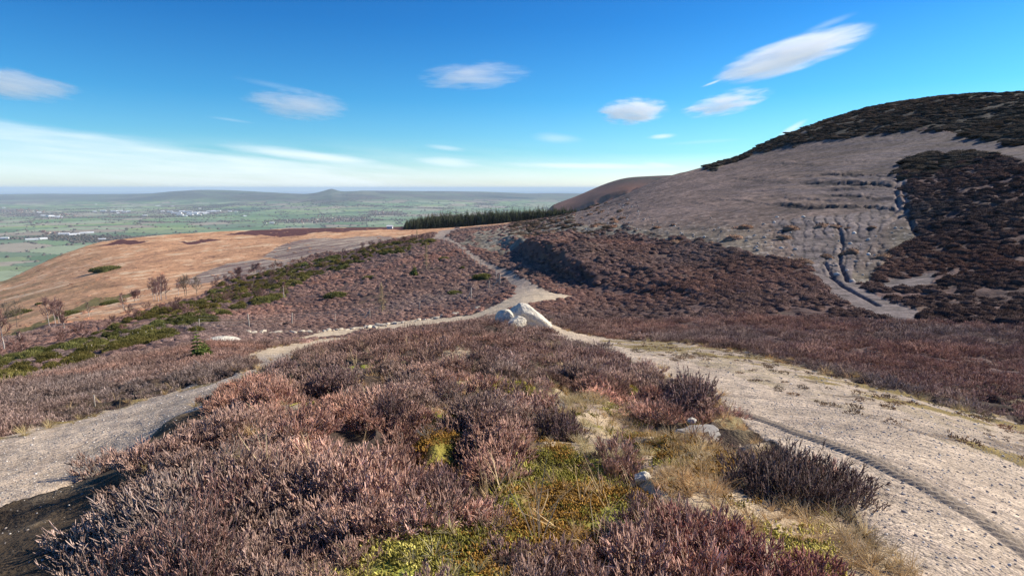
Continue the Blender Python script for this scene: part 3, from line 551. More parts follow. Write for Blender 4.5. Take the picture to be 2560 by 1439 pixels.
def dome_geo(R=.5, Hh=.4, nb=60, seed=0, blade=.10, bw=.014, mat=0):
    """a rough hummock with short shoots breaking its outline"""
    g = Geo(); nu, nv = 12, 6; u = np.arange(nu)*2*pi/nu; v = np.linspace(0, 1, nv); ph = v*pi/2*.98
    uu, pp = np.meshgrid(u, ph); lump = 1+.22*np.sin(uu*2+seed)+.14*np.sin(uu*5+seed*3)*np.sin(pp*3); rj = rs.uniform(.84, 1.12, uu.shape)
    X = np.cos(uu)*np.cos(pp)*R*lump*rj; Y = np.sin(uu)*np.cos(pp)*R*lump*rj; Zz = np.sin(pp)*Hh*rj-.05
    idx = np.arange(nu*nv).reshape(nv, nu); a, b = idx[:-1], idx[1:]; a2, b2 = np.roll(a, -1, 1), np.roll(b, -1, 1)
    g.add(np.stack([X, Y, Zz], -1).reshape(-1, 3), np.stack([a, a2, b2, b], -1).reshape(-1, 4), (.15+.35*rs.rand(nu*nv)), mat)
    th = rs.rand(nb)*2*pi; p2 = np.arcsin(rs.rand(nb)); d = np.stack([np.cos(th)*np.cos(p2), np.sin(th)*np.cos(p2), np.sin(p2)], -1); st = d*np.array([R, R, Hh])*.88
    dd = nrm(d*.7+np.array([0, 0, .8])+rs.normal(0, .35, (nb, 3))); u = np.array([0, .5, 1]); P = st[:, None]+dd[:, None]*(rs.uniform(.5, 1.3, (nb, 1))*blade*u)[..., None]
    g.tubes(P, np.tile([bw*.8, bw, bw*.3], (nb, 1)), 3, rs.rand(nb), mat); return g

def scatter(name, label, temps, P, scl, tint, mats, rot=None, tilt=.12):
    """ONE object: small plant or stone shapes set out over the ground by geometry nodes"""
    V, Fc, Rn, Mt, Tp = [], [], [], [], []; n0 = 0
    for k, g in enumerate(temps):
        v, f, r, m = g.arrays(); V.append(v); Fc.append(np.where(f >= 0, f+n0, -1)); Rn.append(r); Mt.append(m); Tp.append(np.full(len(v), k)); n0 += len(v)
    N = len(P); V.append(P); Rn.append(np.zeros(N)); Tp.append(np.full(N, -1))
    me = raw_mesh(name, np.concatenate(V), np.concatenate(Fc), np.concatenate(Rn), np.concatenate(Mt), mats)
    tot = n0+N
    def attr(nm, ty, arr, fill, comp):
        a = me.attributes.new(nm, ty, 'POINT'); A = np.full((tot, comp), fill, np.float32); A[n0:] = np.asarray(arr).reshape(N, comp); a.data.foreach_set('vector' if comp == 3 and ty == 'FLOAT_VECTOR' else ('color' if comp == 4 else 'value'), A.ravel() if ty != 'INT' else A.ravel().astype(np.int32))
    a = me.attributes.new('tpl', 'INT', 'POINT'); a.data.foreach_set('value', np.concatenate(Tp).astype(np.int32))
    attr('pick', 'INT', rs.randint(0, len(temps), N), 0, 1)
    if rot is None: rot = np.c_[rs.normal(0, tilt, N), rs.normal(0, tilt, N), rs.rand(N)*2*pi]
    attr('rot', 'FLOAT_VECTOR', rot, 0, 3); attr('scl', 'FLOAT_VECTOR', np.repeat(np.asarray(scl).reshape(N, -1), 3, 1) if np.asarray(scl).ndim == 1 else scl, 1, 3)
    attr('tint', 'FLOAT_COLOR', np.c_[tint, np.ones(N)], 1, 4)
    o = link(name, me); tag(o, label, kind='stuff')
    ng = bpy.data.node_groups.new(name+'_nodes', 'GeometryNodeTree'); ng.interface.new_socket('Geometry', in_out='INPUT', socket_type='NodeSocketGeometry'); ng.interface.new_socket('Geometry', in_out='OUTPUT', socket_type='NodeSocketGeometry')
    nn, ll = ng.nodes, ng.links; gi, go = nn.new('NodeGroupInput'), nn.new('NodeGroupOutput')
    def na(nm, ty): a = nn.new('GeometryNodeInputNamedAttribute'); a.data_type = ty; a.inputs[0].default_value = nm; return next(x for x in a.outputs if x.enabled and x.name == 'Attribute')
    def sep(k):
        s = nn.new('GeometryNodeSeparateGeometry'); s.domain = 'POINT'; c = nn.new('FunctionNodeCompare'); c.data_type = 'INT'; c.operation = 'EQUAL'
        ins = [x for x in c.inputs if x.enabled]; ll.new(na('tpl', 'INT'), ins[0]); ins[1].default_value = k; ll.new(gi.outputs[0], s.inputs[0]); ll.new(c.outputs[0], s.inputs[1]); return s.outputs[0]
    gti = nn.new('GeometryNodeGeometryToInstance')
    for k in range(len(temps)): ll.new(sep(k), gti.inputs[0])
    iop = nn.new('GeometryNodeInstanceOnPoints'); ll.new(sep(-1), iop.inputs['Points']); ll.new(gti.outputs[0], iop.inputs['Instance']); iop.inputs['Pick Instance'].default_value = True
    ll.new(na('pick', 'INT'), iop.inputs['Instance Index']); e2r = nn.new('FunctionNodeEulerToRotation'); ll.new(na('rot', 'FLOAT_VECTOR'), e2r.inputs[0]); ll.new(e2r.outputs[0], iop.inputs['Rotation']); ll.new(na('scl', 'FLOAT_VECTOR'), iop.inputs['Scale'])
    ll.new(iop.outputs[0], go.inputs[0]); md = o.modifiers.new('scatter', 'NODES'); md.node_group = ng; return o
def spread(r0, r1, spacing, a0=-46, a1=46, jit=1.0):
    """roughly even points over a ring sector, spacing in metres (may depend on r)"""
    X = []; r = r0
    while r < r1:
        s = spacing(r) if callable(spacing) else spacing; n = int(R_(a1-a0)*r/s); a = R_(a0)+(np.arange(n)+rs.rand(n)*jit)*s/r; q = r+(rs.rand(n)-.5)*s*jit
        X.append(np.stack([q*np.sin(a), q*np.cos(a)], -1)); r += s
    return np.concatenate(X)
def keep(P, prob): p = P[rs.rand(len(P)) < prob]; return p
def seat(P, dz=0): return np.c_[P, ground(P[:, 0], P[:, 1])+dz]
def warm(P, s=3.0, amp=.3, seed=201, base=(1, 1, 1)):
    f = fbm(P[:, 0], P[:, 1], s, 3, seed)[:, None]; f2 = fbm(P[:, 0], P[:, 1], s*2.2, 3, seed+7)[:, None]
    c = np.array(base)[None]*(1+amp*f)*(1+.12*rs.normal(size=f.shape)); return np.clip(c*np.concatenate([1+.25*f2, np.ones_like(f2), 1-.12*f2], 1), .15, 2.5)
clear = np.clip(mk['track']+mk['spoil']*(1-mk['crest'])+mk['fan']+mk['bracken']+mk['burnt']+mk['scree']*.75+mk['flank']+mk['moss']+mk['grass']*.93+mk['gorse']*.6+mk['bank'], 0, 1)

# hollows and bare spots between the bushes on the mound (picture positions surveyed), plus individual bushes
BUSH = [  # px, py of the foot, distance, radius, height, tint, label
 (1985, 1300, 4.05, .60, .34, (.50, .49, .52), 'large dark rounded heather bush at the edge of the right-hand gravel track'),
 (1720, 1010, 7.6, .52, .42, (.80, .76, .80), 'upright purple heather bush on the mound above the grey stone slab'),
 (1740, 1065, 6.3, .26, .2, (.60, .58, .62), 'small dark heather bush just behind the grey stone slab'),
 (1390, 1105, 5.2, .33, .28, (.66, .62, .66), 'dark heather bush in the pale grass above the large moss cushion'),
 (1730, 1465, 2.85, .36, .22, (1.0, .68, .66), 'reddish heather bush below the large moss cushion'),
 (1900, 1500, 2.75, .34, .22, (.95, .66, .66), 'reddish low heather bush beside the bottom of the right-hand gravel track'),
 (1080, 1270, 3.5, .34, .26, (.80, .70, .72), 'brown heather bush pressed against the left side of the large moss cushion'),
 (560, 1290, 3.9, .45, .30, (1.15, .95, .92), 'tall pinkish heather bush above the shaded left bank'),
 (470, 1470, 3.1, .45, .38, (.95, .82, .8), 'heather bush with grey twisted stems lowest on the left bank'),
 (840, 1010, 8.0, .5, .32, (.9, .85, .88), 'tall heather bush crowning the left shoulder of the mound'),
 (950, 1075, 5.6, .42, .3, (.66, .6, .62), 'dark heather bush behind the small yellow moss patch'),
 (705, 935, 11.5, .4, .26, (.85, .8, .85), 'greyish heather bush where the left-hand path bends behind the mound'),
 (1480, 890, 12.5, .6, .38, (.95, .82, .85), 'heather bush on the mound crest nearest the pale rim of the right-hand track'),
 (660, 965, 9.6, .40, .28, (.55, .5, .5), 'low dark heather bush overhanging the left-hand track'),
]
bushes = []
for i, (px, py, r, R, Hh, tn, lab) in enumerate(BUSH):
    x, y, z = at(px, py, r); g = Geo(); nsub = max(5, int(9*R/.4))+(14 if i == 0 else 3)
    for k in range(nsub):
        q = rs.rand()*2*pi; w = math.sqrt(rs.rand())*R*.62; hh = Hh*(1-.45*(w/(R*.62))**2)
        heather_geo(R=R*(.36 if i == 0 else .45), Hh=hh, nm=int(44), nt=7, rad=.0031 if r < 7 else .005, tw=.034, g=g, seed=i+k, shift=(w*math.cos(q), w*math.sin(q), 0))
    m = M_HEA.copy(); m.name = 'heather_bush_sprigs'; nn_ = m.node_tree; rp = next(n for n in nn_.nodes if n.type == 'VALTORGB')
    for e in rp.color_ramp.elements: e.color = (*[c*k for c, k in zip(e.color[:3], tn)], 1)
    o = link('heather_bush', g.mesh('heather_bush', [m, M_STEM]), None, (x, y, z-.02), 0); tag(o, lab, 'heather bush', 'heather bushes on the near mound'); bushes.append((x, y, R))
# heather on the mound
HT = [heather_geo(R=.2, Hh=rs.uniform(.10, .2), nm=80, nt=8, rad=.0030, tw=.036, seed=k) for k in range(6)]+[heather_geo(R=.22, Hh=.13, nm=60, nt=2, rad=.0026, tw=.04, seed=k) for k in range(2)]
P = spread(1.5, 9.5, .125, -50, 50); cl = look(clear, P[:, 0], P[:, 1]); hn = fbm(P[:, 0], P[:, 1], .75, 3, 211); P = keep(P, (1-cl)*np.clip(.66+hn*2.6, .03, 1)*np.where(look(MG, P[:, 0], P[:, 1]) > .25, .15, 1))
hs = .88+.6*np.clip(fbm(P[:, 0], P[:, 1], 1.0, 3, 215)+.25, 0, 1)+rs.rand(len(P))*.25; rP = np.hypot(P[:, 0], P[:, 1]); hs = hs*np.interp(rP, [1.5, 2.6, 4], [.45, .75, 1])
scatter('near_heather', 'brown and pink winter heather covering the near mound', HT, seat(P, -.02), hs, warm(P, 1.1, .55, 221, (1.2, 1.1, 1.04)), [M_HEA, M_STEM])
HM = [heather_geo(R=.30, Hh=.2, nm=70, nt=5, rad=.0054, tw=.05, K=3, seed=k, stems=False) for k in range(5)]
P = spread(9.5, 34, lambda r: .24+.004*r, -48, 48); cl = look(clear, P[:, 0], P[:, 1]); hn = fbm(P[:, 0], P[:, 1], 1.6, 3, 231); P = keep(P, (1-cl)*np.clip(.85+hn*1.2, .2, 1)); rP = np.hypot(P[:, 0], P[:, 1])
hs = (.62+.55*np.clip(fbm(P[:, 0], P[:, 1], 2.2, 3, 235)+.3, 0, 1)+rs.rand(len(P))*.25)*np.interp(rP, [9, 20, 34], [.95, 1.05, 1.25])
scatter('heather_moor', 'purple brown heather around the tracks and in the hollow', HM, seat(P, -.03), hs, warm(P, 4, .3, 241, (.93, .88, .87)), [M_HEA, M_STEM])
HF = [dome_geo(R=.52, Hh=.3, nb=110, seed=k, blade=.085, bw=.013) for k in range(5)]
P = np.concatenate([spread(34, 125, lambda r: .36+.0055*r), spread(125, 250, lambda r: .5+.007*r, -32, 8)]); cl = look(clear, P[:, 0], P[:, 1]); hn = fbm(P[:, 0], P[:, 1], 5, 3, 251); P = keep(P, (1-cl)*np.clip(.85+hn*1.2, .2, 1)); rP = np.hypot(P[:, 0], P[:, 1])
hs = (.5+.8*np.clip(fbm(P[:, 0], P[:, 1], 6, 3, 255)+.3, 0, 1)+rs.rand(len(P))*.4)*np.interp(rP, [34, 60, 125, 250], [.7, .95, 1.3, 2.0]); hs = hs*np.interp(np.arctan2(P[:, 0], P[:, 1]), [-.2, .05, .25], [.72, .85, 1.1])
shade_tint = np.interp(np.arctan2(P[:, 0], P[:, 1]), [.0, .12, .45, .62], [1, .72, .62, .36])[:, None]*np.where((np.arctan2(P[:, 0], P[:, 1]) > .1)[:, None], np.array([.88, .95, 1.0]), 1.); scatter('far_heather', 'dark heather hummocks over the lower slopes and moor, shade tinted in on the right', HF, seat(P, -.05), hs, warm(P, 14, .25, 261, (.86, .77, .76))*shade_tint, [M_HEA])  # azimuth factor paints the right hillside's shade into the plant colour
# bushy cover high on the hill and above it
P = spread(120, 300, lambda r: .8+.0026*r, 0, 46); cl = look(np.clip(clear-mk['crest'], 0, 1), P[:, 0], P[:, 1]); P = keep(P, (1-cl)*np.clip(.7+1.3*fbm(P[:, 0], P[:, 1], 12, 3, 271), .1, 1))
hs = rs.uniform(1.2, 3.4, len(P)); scatter('hilltop_scrub', 'dark scrub and heather covering the crest of the shale hill', HF, seat(P, -.15), np.c_[hs*1.1, hs*1.1, hs*.55], warm(P, 25, .3, 275, (.25, .27, .24)), [M_HEA])
P = spread(45, 230, lambda r: 1.6+.006*r, 0, 46); pr = look(np.clip(mk['scree']+mk['spoil']*sstep(PY, 545, 600), 0, 1)*(1-mk['crest']), P[:, 0], P[:, 1]); P = keep(P, pr*np.clip(.06+.9*fbm(P[:, 0], P[:, 1], 10, 3, 281), 0, .5))
hs = rs.uniform(.8, 2.2, len(P)); scatter('slope_tussocks', 'scattered dark tussocks dotted over the pale shale slope', HF, seat(P, -.1), hs, warm(P, 20, .3, 285, (.8, .75, .62)), [M_HEA])
P = spread(110, 520, lambda r: 2+.008*r, -46, 0); pr = look(mk['bracken'], P[:, 0], P[:, 1]); P = keep(P, pr*np.clip(.35+fbm(P[:, 0], P[:, 1], 22, 3, 291), 0, .9)*.8)
hs = rs.uniform(.7, 2.0, len(P)); scatter('bracken', 'rust coloured dead bracken on the moor falling to the vale', HF, seat(P, -.15), np.c_[hs*1.5, hs, hs*.45], warm(P, 30, .3, 295, (1.5, 1.15, .85)), [M_HEA])
# dry grass and moss on the mound, grass fringes along the tracks
GT = [grass_geo(droop=.7) for k in range(5)]
P = spread(1.8, 9, .075, -45, 50); g_ = look(np.clip(mk['grass']*1.0+mk['moss']*.28, 0, 1), P[:, 0], P[:, 1]); g_ = g_+.16*(1-look(np.clip(clear, 0, 1), P[:, 0], P[:, 1])); P = keep(P, g_*np.clip(.55+1.3*fbm(P[:, 0], P[:, 1], .5, 3, 301), .05, 1))
scatter('dry_grass', 'pale dry grass tufts among the heather on the mound', GT, seat(P), rs.uniform(.3, .75, len(P)), warm(P, .7, .25, 305, (1.05, .98, .88)), [M_GRS], tilt=.55)
P = spread(9, 40, .3, -46, 46); v_ = look(mk['track'], P[:, 0], P[:, 1]); v2 = sum(look(mk['track'], P[:, 0]+dx, P[:, 1]+dy) for dx, dy in ((.5, 0), (-.5, 0), (0, .7), (0, -.7)))/4; P = keep(P, ((v2 > .1) & (v2 < .9))*.2)
scatter('trackside_grass', 'straw coloured grass fringing the gravel tracks', GT, seat(P), rs.uniform(.5, 1.2, len(P)), warm(P, 3, .2, 311, (.9, .8, .65)), [M_GRS])
ST = [grass_geo(R=.14, L=.30, n=9, w=.0028, droop=.15) for k in range(4)]; P = spread(2.2, 16, .22, -45, 40); P = keep(P, (1-look(np.clip(mk['track']+mk['flank'], 0, 1), P[:, 0], P[:, 1]))*np.clip(1.6*fbm(P[:, 0], P[:, 1], 1.4, 3, 321), .03, .5))
scatter('grass_stalks', 'thin pale grass stalks standing up through the heather', ST, seat(P), rs.uniform(.6, 1.2, len(P)), warm(P, 1, .2, 325, (1.05, .95, .85)), [M_GRS], tilt=.2)
TW = [heather_geo(R=.17, Hh=.13, nm=26, nt=1, rad=.0042, tw=.02, seed=k) for k in range(4)]; P = spread(2.0, 8, .3, -45, 40); P = keep(P, (1-look(np.clip(TRK+FLK+MG, 0, 1), P[:, 0], P[:, 1]))*np.clip(1.5*fbm(P[:, 0], P[:, 1], .9, 3, 331), .04, .6))
scatter('bare_stems', 'grey leafless woody stems showing through the heather', TW, seat(P, .02), rs.uniform(.7, 1.3, len(P)), warm(P, 1, .15, 335, (.9, .85, .85)), [M_STEM, M_STEM], tilt=.5)
MT = [moss_geo() for k in range(4)]
P = spread(1.8, 9, .045, -45, 50); P = keep(P, look(mk['moss'], P[:, 0], P[:, 1])*np.clip(.6+1.2*fbm(P[:, 0], P[:, 1], .4, 3, 317), .05, 1)+.03*look(mk['grass'], P[:, 0], P[:, 1])); mgp = fbm(P[:, 0], P[:, 1], 1.1, 2, 135)+rs.normal(0, .16, len(P)); tn = np.where((mgp > .15)[:, None], np.array([.85, .52, .6]), np.array([.62, .58, .6])); tn = np.where((mgp < -.25)[:, None], np.array([1.3, 1.2, 1.5]), tn)*(1+.2*rs.normal(size=(len(P), 1)))
scatter('moss', 'yellow green moss cushions spreading between the heather', MT, seat(P), rs.uniform(.7, 1.5, len(P)), np.clip(tn, .2, 3), [M_MOSS])

# ---------------------------------------------------------------- stones
M_ROCK = simple_mat('pale_sandstone', (.68, .62, .50), .9, .55, 9, .12); M_SLAB = simple_mat('grey_stone', (.29, .265, .235), .9, .3, 9, .03); M_PEB = plant_mat('pebbles', [(.26, .23, .21), (.36, .32, .29), (.48, .43, .38), (.62, .58, .52)], 0)
M_CHALK = simple_mat('bleached_stone', (.55, .48, .37), .9, .25, 10, .02)
def rock_mesh(name, sx, sy, sz, mat, seed, cuts=10, sub=4, rough=.07, tilt=(0, 0)):
    import bmesh
    bm = bmesh.new(); bmesh.ops.create_icosphere(bm, subdivisions=sub, radius=1); r_ = random.Random(seed); V = np.array([v.co for v in bm.verts])
    for k in range(cuts):
        n_ = nrm(np.array([r_.gauss(0, 1), r_.gauss(0, 1), r_.gauss(0, .8)])); d = r_.uniform(.58, .9); o_ = V@n_; V = V-np.maximum(o_-d, 0)[:, None]*n_*.92
    V = V*(1+rough*fbm(V[:, 0]*2+seed, V[:, 1]*2+V[:, 2]*1.7, 1, 4, seed))[:, None]; V = V*np.array([sx, sy, sz])
    for v, c in zip(bm.verts, V): v.co = c
    me = bpy.data.meshes.new(name); bm.to_mesh(me); bm.free(); me.materials.append(mat)
    for p in me.polygons: p.use_smooth = False
    return me
def wedge_boulder():
    """the big one: steep flat-topped wedge with a long sloping back"""
    import bmesh
    prof = [(-.78, -.1, .0), (-.74, -.1, .38), (-.46, 0, .70), (-.22, .05, .88), (.10, .05, .80), (.30, 0, .62), (.62, -.02, .32), (.92, -.05, .05), (.95, -.05, -.1)]
    bm = bmesh.new(); rows = []
    for yy, k, dx in ((-.55, .72, .1), (-.34, .95, .03), (-.05, 1.0, 0), (.28, .97, -.04), (.52, .8, -.02)):
        rows.append([bm.verts.new((x*(.72+.28*k)+dx, yy+dy*.5, z*k if z > 0 else -.25)) for x, dy, z in prof])
    for a, b in zip(rows, rows[1:]):
        for i in range(len(a)-1): bm.faces.new((a[i], a[i+1], b[i+1], b[i]))
    bm.faces.new(rows[0][::-1]); bm.faces.new(rows[-1]); bm.faces.new([r[0] for r in rows]); bm.faces.new([r[-1] for r in rows][::-1])
    bmesh.ops.triangulate(bm, faces=bm.faces); bmesh.ops.subdivide_edges(bm, edges=bm.edges, cuts=4, use_grid_fill=True); bmesh.ops.smooth_vert(bm, verts=bm.verts, factor=.3)
    bmesh.ops.recalc_face_normals(bm, faces=bm.faces); V = np.array([v.co for v in bm.verts]); nz = fbm(V[:, 0]+V[:, 2], V[:, 1]*1.2-V[:, 2]*.7, .5, 5, 501)
    for v, k in zip(bm.verts, nz): v.co += v.normal*float(k)*.08
    me = bpy.data.meshes.new('boulder'); bm.to_mesh(me); bm.free(); me.materials.append(M_ROCK)
    for p in me.polygons: p.use_smooth = True
    return me
x, y, z = at(1315, 812, 22); tag(link('boulder', wedge_boulder(), None, (x, y, z+.05), 0, (1.02, 1.0, .92)), 'large wedge shaped pale sandstone boulder at the end of the mound', 'boulder', 'boulders at the track junction')
for (px, py, r, s3, lab, sd) in ((1262, 812, 21.2, (.34, .34, .42), 'round grey boulder leaning on the left of the large wedge boulder', 3), (1290, 812, 20.6, (.44, .32, .25), 'low blocky boulder in front of the large wedge boulder', 9),
     (1340, 822, 20.2, (.17, .15, .12), 'small grey rock lying in front of the boulders beside the pale track rim', 12), (556, 862, 33.5, (.9, .7, .22), 'broad pale weathered boulder sunk in heather beside the young spruce', 15),
     (1604, 1218, 4.05, (.065, .05, .055), 'fist sized pale stone on the bare grassy strip of the mound', 21), (1232, 818, 20.8, (.10, .1, .06), 'small dark stone at the foot of the round boulder', 23)):
    x, y, z = at(px, py, r); tag(link('boulder' if s3[0] > .2 else 'stone', rock_mesh('boulder', *s3, M_ROCK if 'grey' not in lab else M_ROCK, sd), None, (x, y, z+s3[2]*(.55 if 15 < r < 25 else .35)), rs.rand()*.6, 1), lab, 'boulder' if s3[0] > .2 else 'stone', 'boulders at the track junction' if 15 < r < 25 else None)
x, y, z = at(1752, 1098, 5.75); so_ = link('stone_slab', rock_mesh('stone_slab', .27, .18, .045, M_SLAB, 33, 12, 4, .25), None, (x, y, z+.02), .3); so_.rotation_euler = (.15, .12, .3); tag(so_, 'flat cracked grey stone slab set in the mossy edge of the mound', 'stone slab')
x, y, z = at(1728, 1078, 6.0); so_ = link('stone', rock_mesh('stone', .07, .05, .03, M_ROCK, 35), None, (x, y, z+.035), .9); tag(so_, 'rounded cream pebble lying on the flat grey slab', 'stone')
PT = [];
for k in range(5):
    g = Geo(); m_ = rock_mesh('tmp', 1, .8, .55, M_ROCK, 60+k, 6, 1, 0); v = np.array([q.co for q in m_.vertices]); f = np.array([list(p.vertices) for p in m_.polygons]); g.add(v, f, rs.rand(), 0); g.smooth = False; PT.append(g); bpy.data.meshes.remove(m_)
def pebbles(name, label, P, sc): tn = .8+.5*rs.rand(len(P), 1)*np.array([[1, .98, .95]]); scatter(name, label, PT, seat(P), sc, tn, [M_PEB], tilt=.4)
P = spread(2.2, 9, .034, -50, 50); pr = look(np.clip(mk['track']+.12*mk['flank']+.12*mk['grass'], 0, 1), P[:, 0], P[:, 1]); P = keep(P, pr*.5); sc = rs.gamma(2.0, .0024, len(P))+.0025
pebbles('pebbles', 'small pale shale chips strewn over the near tracks', P, np.clip(sc, .003, .03))
P = spread(9, 26, .10, -47, 47); pr = look(np.clip(mk['track'], 0, 1), P[:, 0], P[:, 1]); P = keep(P, pr*.5); pebbles('gravel', 'loose stones on the farther parts of the tracks', P, np.clip(rs.gamma(2.0, .004, len(P))+.004, .004, .035))
P = spread(45, 200, 1.1, 3, 40); pr = look(np.clip(sp_m*sstep(PY, 535, 580)+mk['scree'], 0, 1), P[:, 0], P[:, 1]); P = keep(P, pr*.16); pebbles('rubble', 'pale rock debris scattered below the terraces of the shale hill', P, rs.uniform(.08, .38, len(P)))
P = spread(3.5, 30, .22, 5, 47); pr = look(mk['rough']*mk['track'], P[:, 0], P[:, 1]); P = keep(P, pr*np.clip(.12+.9*fbm(P[:, 0], P[:, 1], 1.2, 3, 451), 0, .6))
scatter('trackside_tufts', 'small worn tufts of heather and moss on the rough rim of the right-hand track', [heather_geo(R=.1, Hh=.03, nm=40, nt=3, rad=.004, tw=.018, K=3, stems=False, seed=k) for k in range(4)], seat(P), rs.uniform(.4, 1.3, len(P)), warm(P, 1, .3, 455, (.8, .8, .65)), [M_HEA, M_STEM])
# pale kerb of stones along the far side of the middle track
edge_px = [(620, 833), (660, 826), (730, 822), (800, 815), (850, 810), (905, 804), (930, 800), (960, 799), (1000, 797), (1060, 794), (1110, 791), (1150, 787), (1200, 783)]
ex = np.interp(np.linspace(0, 1, 58), np.linspace(0, 1, len(edge_px)), [p[0] for p in edge_px]); ey = np.interp(np.linspace(0, 1, 58), np.linspace(0, 1, len(edge_px)), [p[1] for p in edge_px])
kms = [rock_mesh('edge_stone', 1, .8, .5, M_CHALK, 80+k, 7, 2, .1) for k in range(5)]
for k, (a, b) in enumerate(zip(ex, ey)):
    r = np.interp(a, [620, 740, 930, 1200], [44, 47, 50, 53])+rs.normal(0, .5); x, y, z = at(a+rs.normal(0, 5), b, r); s = rs.uniform(.10, .30)
    tag(link('edge_stone', kms[k % 5], None, (x, y, z+s*.3), rs.rand()*6, (s*rs.uniform(1, 1.7), s, s)), 'pale rough stone in the row edging the middle track below the wire fence', 'stone', 'pale stones edging the middle track')

# ---------------------------------------------------------------- gorse, trees
GO = [dome_geo(R=.7+.07*k, Hh=.5+.07*k, nb=420, seed=k+20, blade=.26, bw=.024) for k in range(5)]
P = spread(14, 260, lambda r: .7+.007*r, -46, 0); pr = look(mk['gorse'], P[:, 0], P[:, 1]); P = keep(P, pr*np.clip(.42+2.2*fbm(P[:, 0], P[:, 1], 7, 4, 401, .6), .04, 1)); rP = np.hypot(P[:, 0], P[:, 1]); hs = rs.uniform(.45, 1.1, len(P))*np.interp(rP, [14, 60, 250], [.5, .8, 1.35])
scatter('gorse', 'belt of dark green gorse scrub crossing the moor', GO, seat(P, -.1), hs, np.clip(warm(P, 10, .4, 405, (1.2, 1.08, 1.0)), .35, 2.4), [M_GOR])
for (px, py, r, s, hh, lab) in ((672, 752, 86, 2.0, .7, 'long dark green gorse bush just below the gorse belt near the thin birch'), (1110, 655, 108, 1.4, .8, 'rounded gorse bush in heather just right of the upper larch sapling'), (925, 680, 96, 1.3, .8, 'dark gorse bush alone in heather below the middle of the gorse belt'),
     (850, 722, 80, 2.2, .45, 'low olive gorse bush spreading left of the lower larch sapling'), (1135, 722, 72, 1.2, .6, 'olive gorse bush standing right of the lower larch sapling'), (1205, 683, 82, 1.7, .6, 'dark gorse bush by the fence beside the winding track'),
     (268, 655, 330, 7.5, .45, 'dark thicket alone on the bracken slope'), (50, 762, 230, 4.5, .5, 'dark scrub clump low on the left of the bracken slope'), (98, 747, 245, 1.6, .6, 'tiny dark scrub clump up the slope from the larger one'), (1155, 668, 92, .5, 1.3, 'slim young green gorse bush between the two rounded ones'),
     (280, 758, 175, 3.2, .45, 'dark clump at the end of the olive bank'), (175, 775, 165, 3.0, .5, 'dark clump on the olive bank')):
    g = Geo(); [g.add(*(lambda A: (A[0]*np.array([1, 1, hh])+np.array([rs.uniform(-.55, .55), rs.uniform(-.3, .3), 0]), A[1][:, :4] if (A[1][:, 3] >= 0).all() else A[1], A[2]))(GO[k].arrays())) for k in range(5)]
    x, y, z = at(px, py, r); tag(link('gorse_bush', g.mesh('gorse_bush', [M_GOR]), None, (x, y, z-.1), rs.rand(), s*.72), lab, 'gorse bush', 'gorse bushes apart from the belt')
def branchy(Ht, spread_, n1, n2, n3, r0, low=.25, up=.8, seed=0, droop=0.):
    """trunk line, limbs and twigs as polylines"""
    K = 7; u = np.linspace(0, 1, K); lean = rs.normal(0, .05, 2)*Ht; T = np.stack([lean[0]*u**1.5, lean[1]*u**1.5, Ht*u], -1)+rs.normal(0, .012*Ht, (K, 3))*np.array([1, 1, 0])*u[:, None]
    t = rs.uniform(low, .98, n1); o = np.stack([np.interp(t, u, T[:, k]) for k in range(3)], -1); th = rs.rand(n1)*2*pi
    d = nrm(np.stack([np.cos(th), np.sin(th), np.full(n1, up)+rs.normal(0, .2, n1)], -1)); ln = spread_*(1.05-t)*rs.uniform(.7, 1.2, n1)+.05*spread_; w = np.linspace(0, 1, 4)
    L1 = o[:, None]+d[:, None]*(ln[:, None]*w)[..., None]+np.array([0, 0, .35-droop])*(ln[:, None]*w*w)[..., None]+rs.normal(0, .03*spread_, (n1, 4, 3))*w[None, :, None]
    def kids(L, n, lf, sp):
        N = len(L)*n; i = np.repeat(np.arange(len(L)), n); q = rs.uniform(.25, 1, N)*(L.shape[1]-1); a = np.floor(q).astype(int).clip(0, L.shape[1]-2); f = (q-a)[:, None]; o = L[i, a]*(1-f)+L[i, a+1]*f
        dd = nrm(nrm(L[i, a+1]-L[i, a])+rs.normal(0, sp, (N, 3))+np.array([0, 0, .25-droop])); l = lf*rs.uniform(.5, 1.3, N); w = np.linspace(0, 1, 3); return o[:, None]+dd[:, None]*(l[:, None]*w)[..., None]
    L2 = kids(L1, n2, spread_*.38, .5); L3 = kids(L2, n3, spread_*.17, .5); return T, L1, L2, L3
def birch(px, py, r, Ht, lab, cat='birch tree', name='birch_tree', spr=.30, bark=None, twig=None, stems=1, tn=1.0, grp='bare trees along the gorse belt'):
    Ht *= .72; x, y, z = at(px, py, r); e = bpy.data.objects.new(name, None); C.objects.link(e); e.location = (x, y, z-.1); tag(e, lab, cat, grp)
    gt, gc = Geo(), Geo()
    for s in range(stems):
        gt = Geo()
        T, L1, L2, L3 = branchy(Ht*rs.uniform(.85, 1.05), Ht*spr, 20, 6, 4, .05); off = np.array([rs.normal(0, .10), rs.normal(0, .08), 0])*Ht*(stems > 1)*1.4
        gt.tubes((T+off)[None], np.interp(np.linspace(0, 1, 7), [0, 1], [max(.06, Ht*.012), .015])[None], 6, np.array([.5])); link('trunk', gt.mesh('trunk', [bark or M_BIRCH]), e)
        gc.tubes(L1+off, np.tile([.045, .035, .025, .015], (len(L1), 1)), 3, rs.rand(len(L1))); gc.tubes(L2+off, np.tile([.02, .017, .012], (len(L2), 1)), 3, rs.rand(len(L2))); gc.tubes(L3+off, np.tile([.018, .014, .009], (len(L3), 1)), 3, rs.rand(len(L3)))
    link('crown', gc.mesh('crown', [twig or M_TWIG]), e); return e
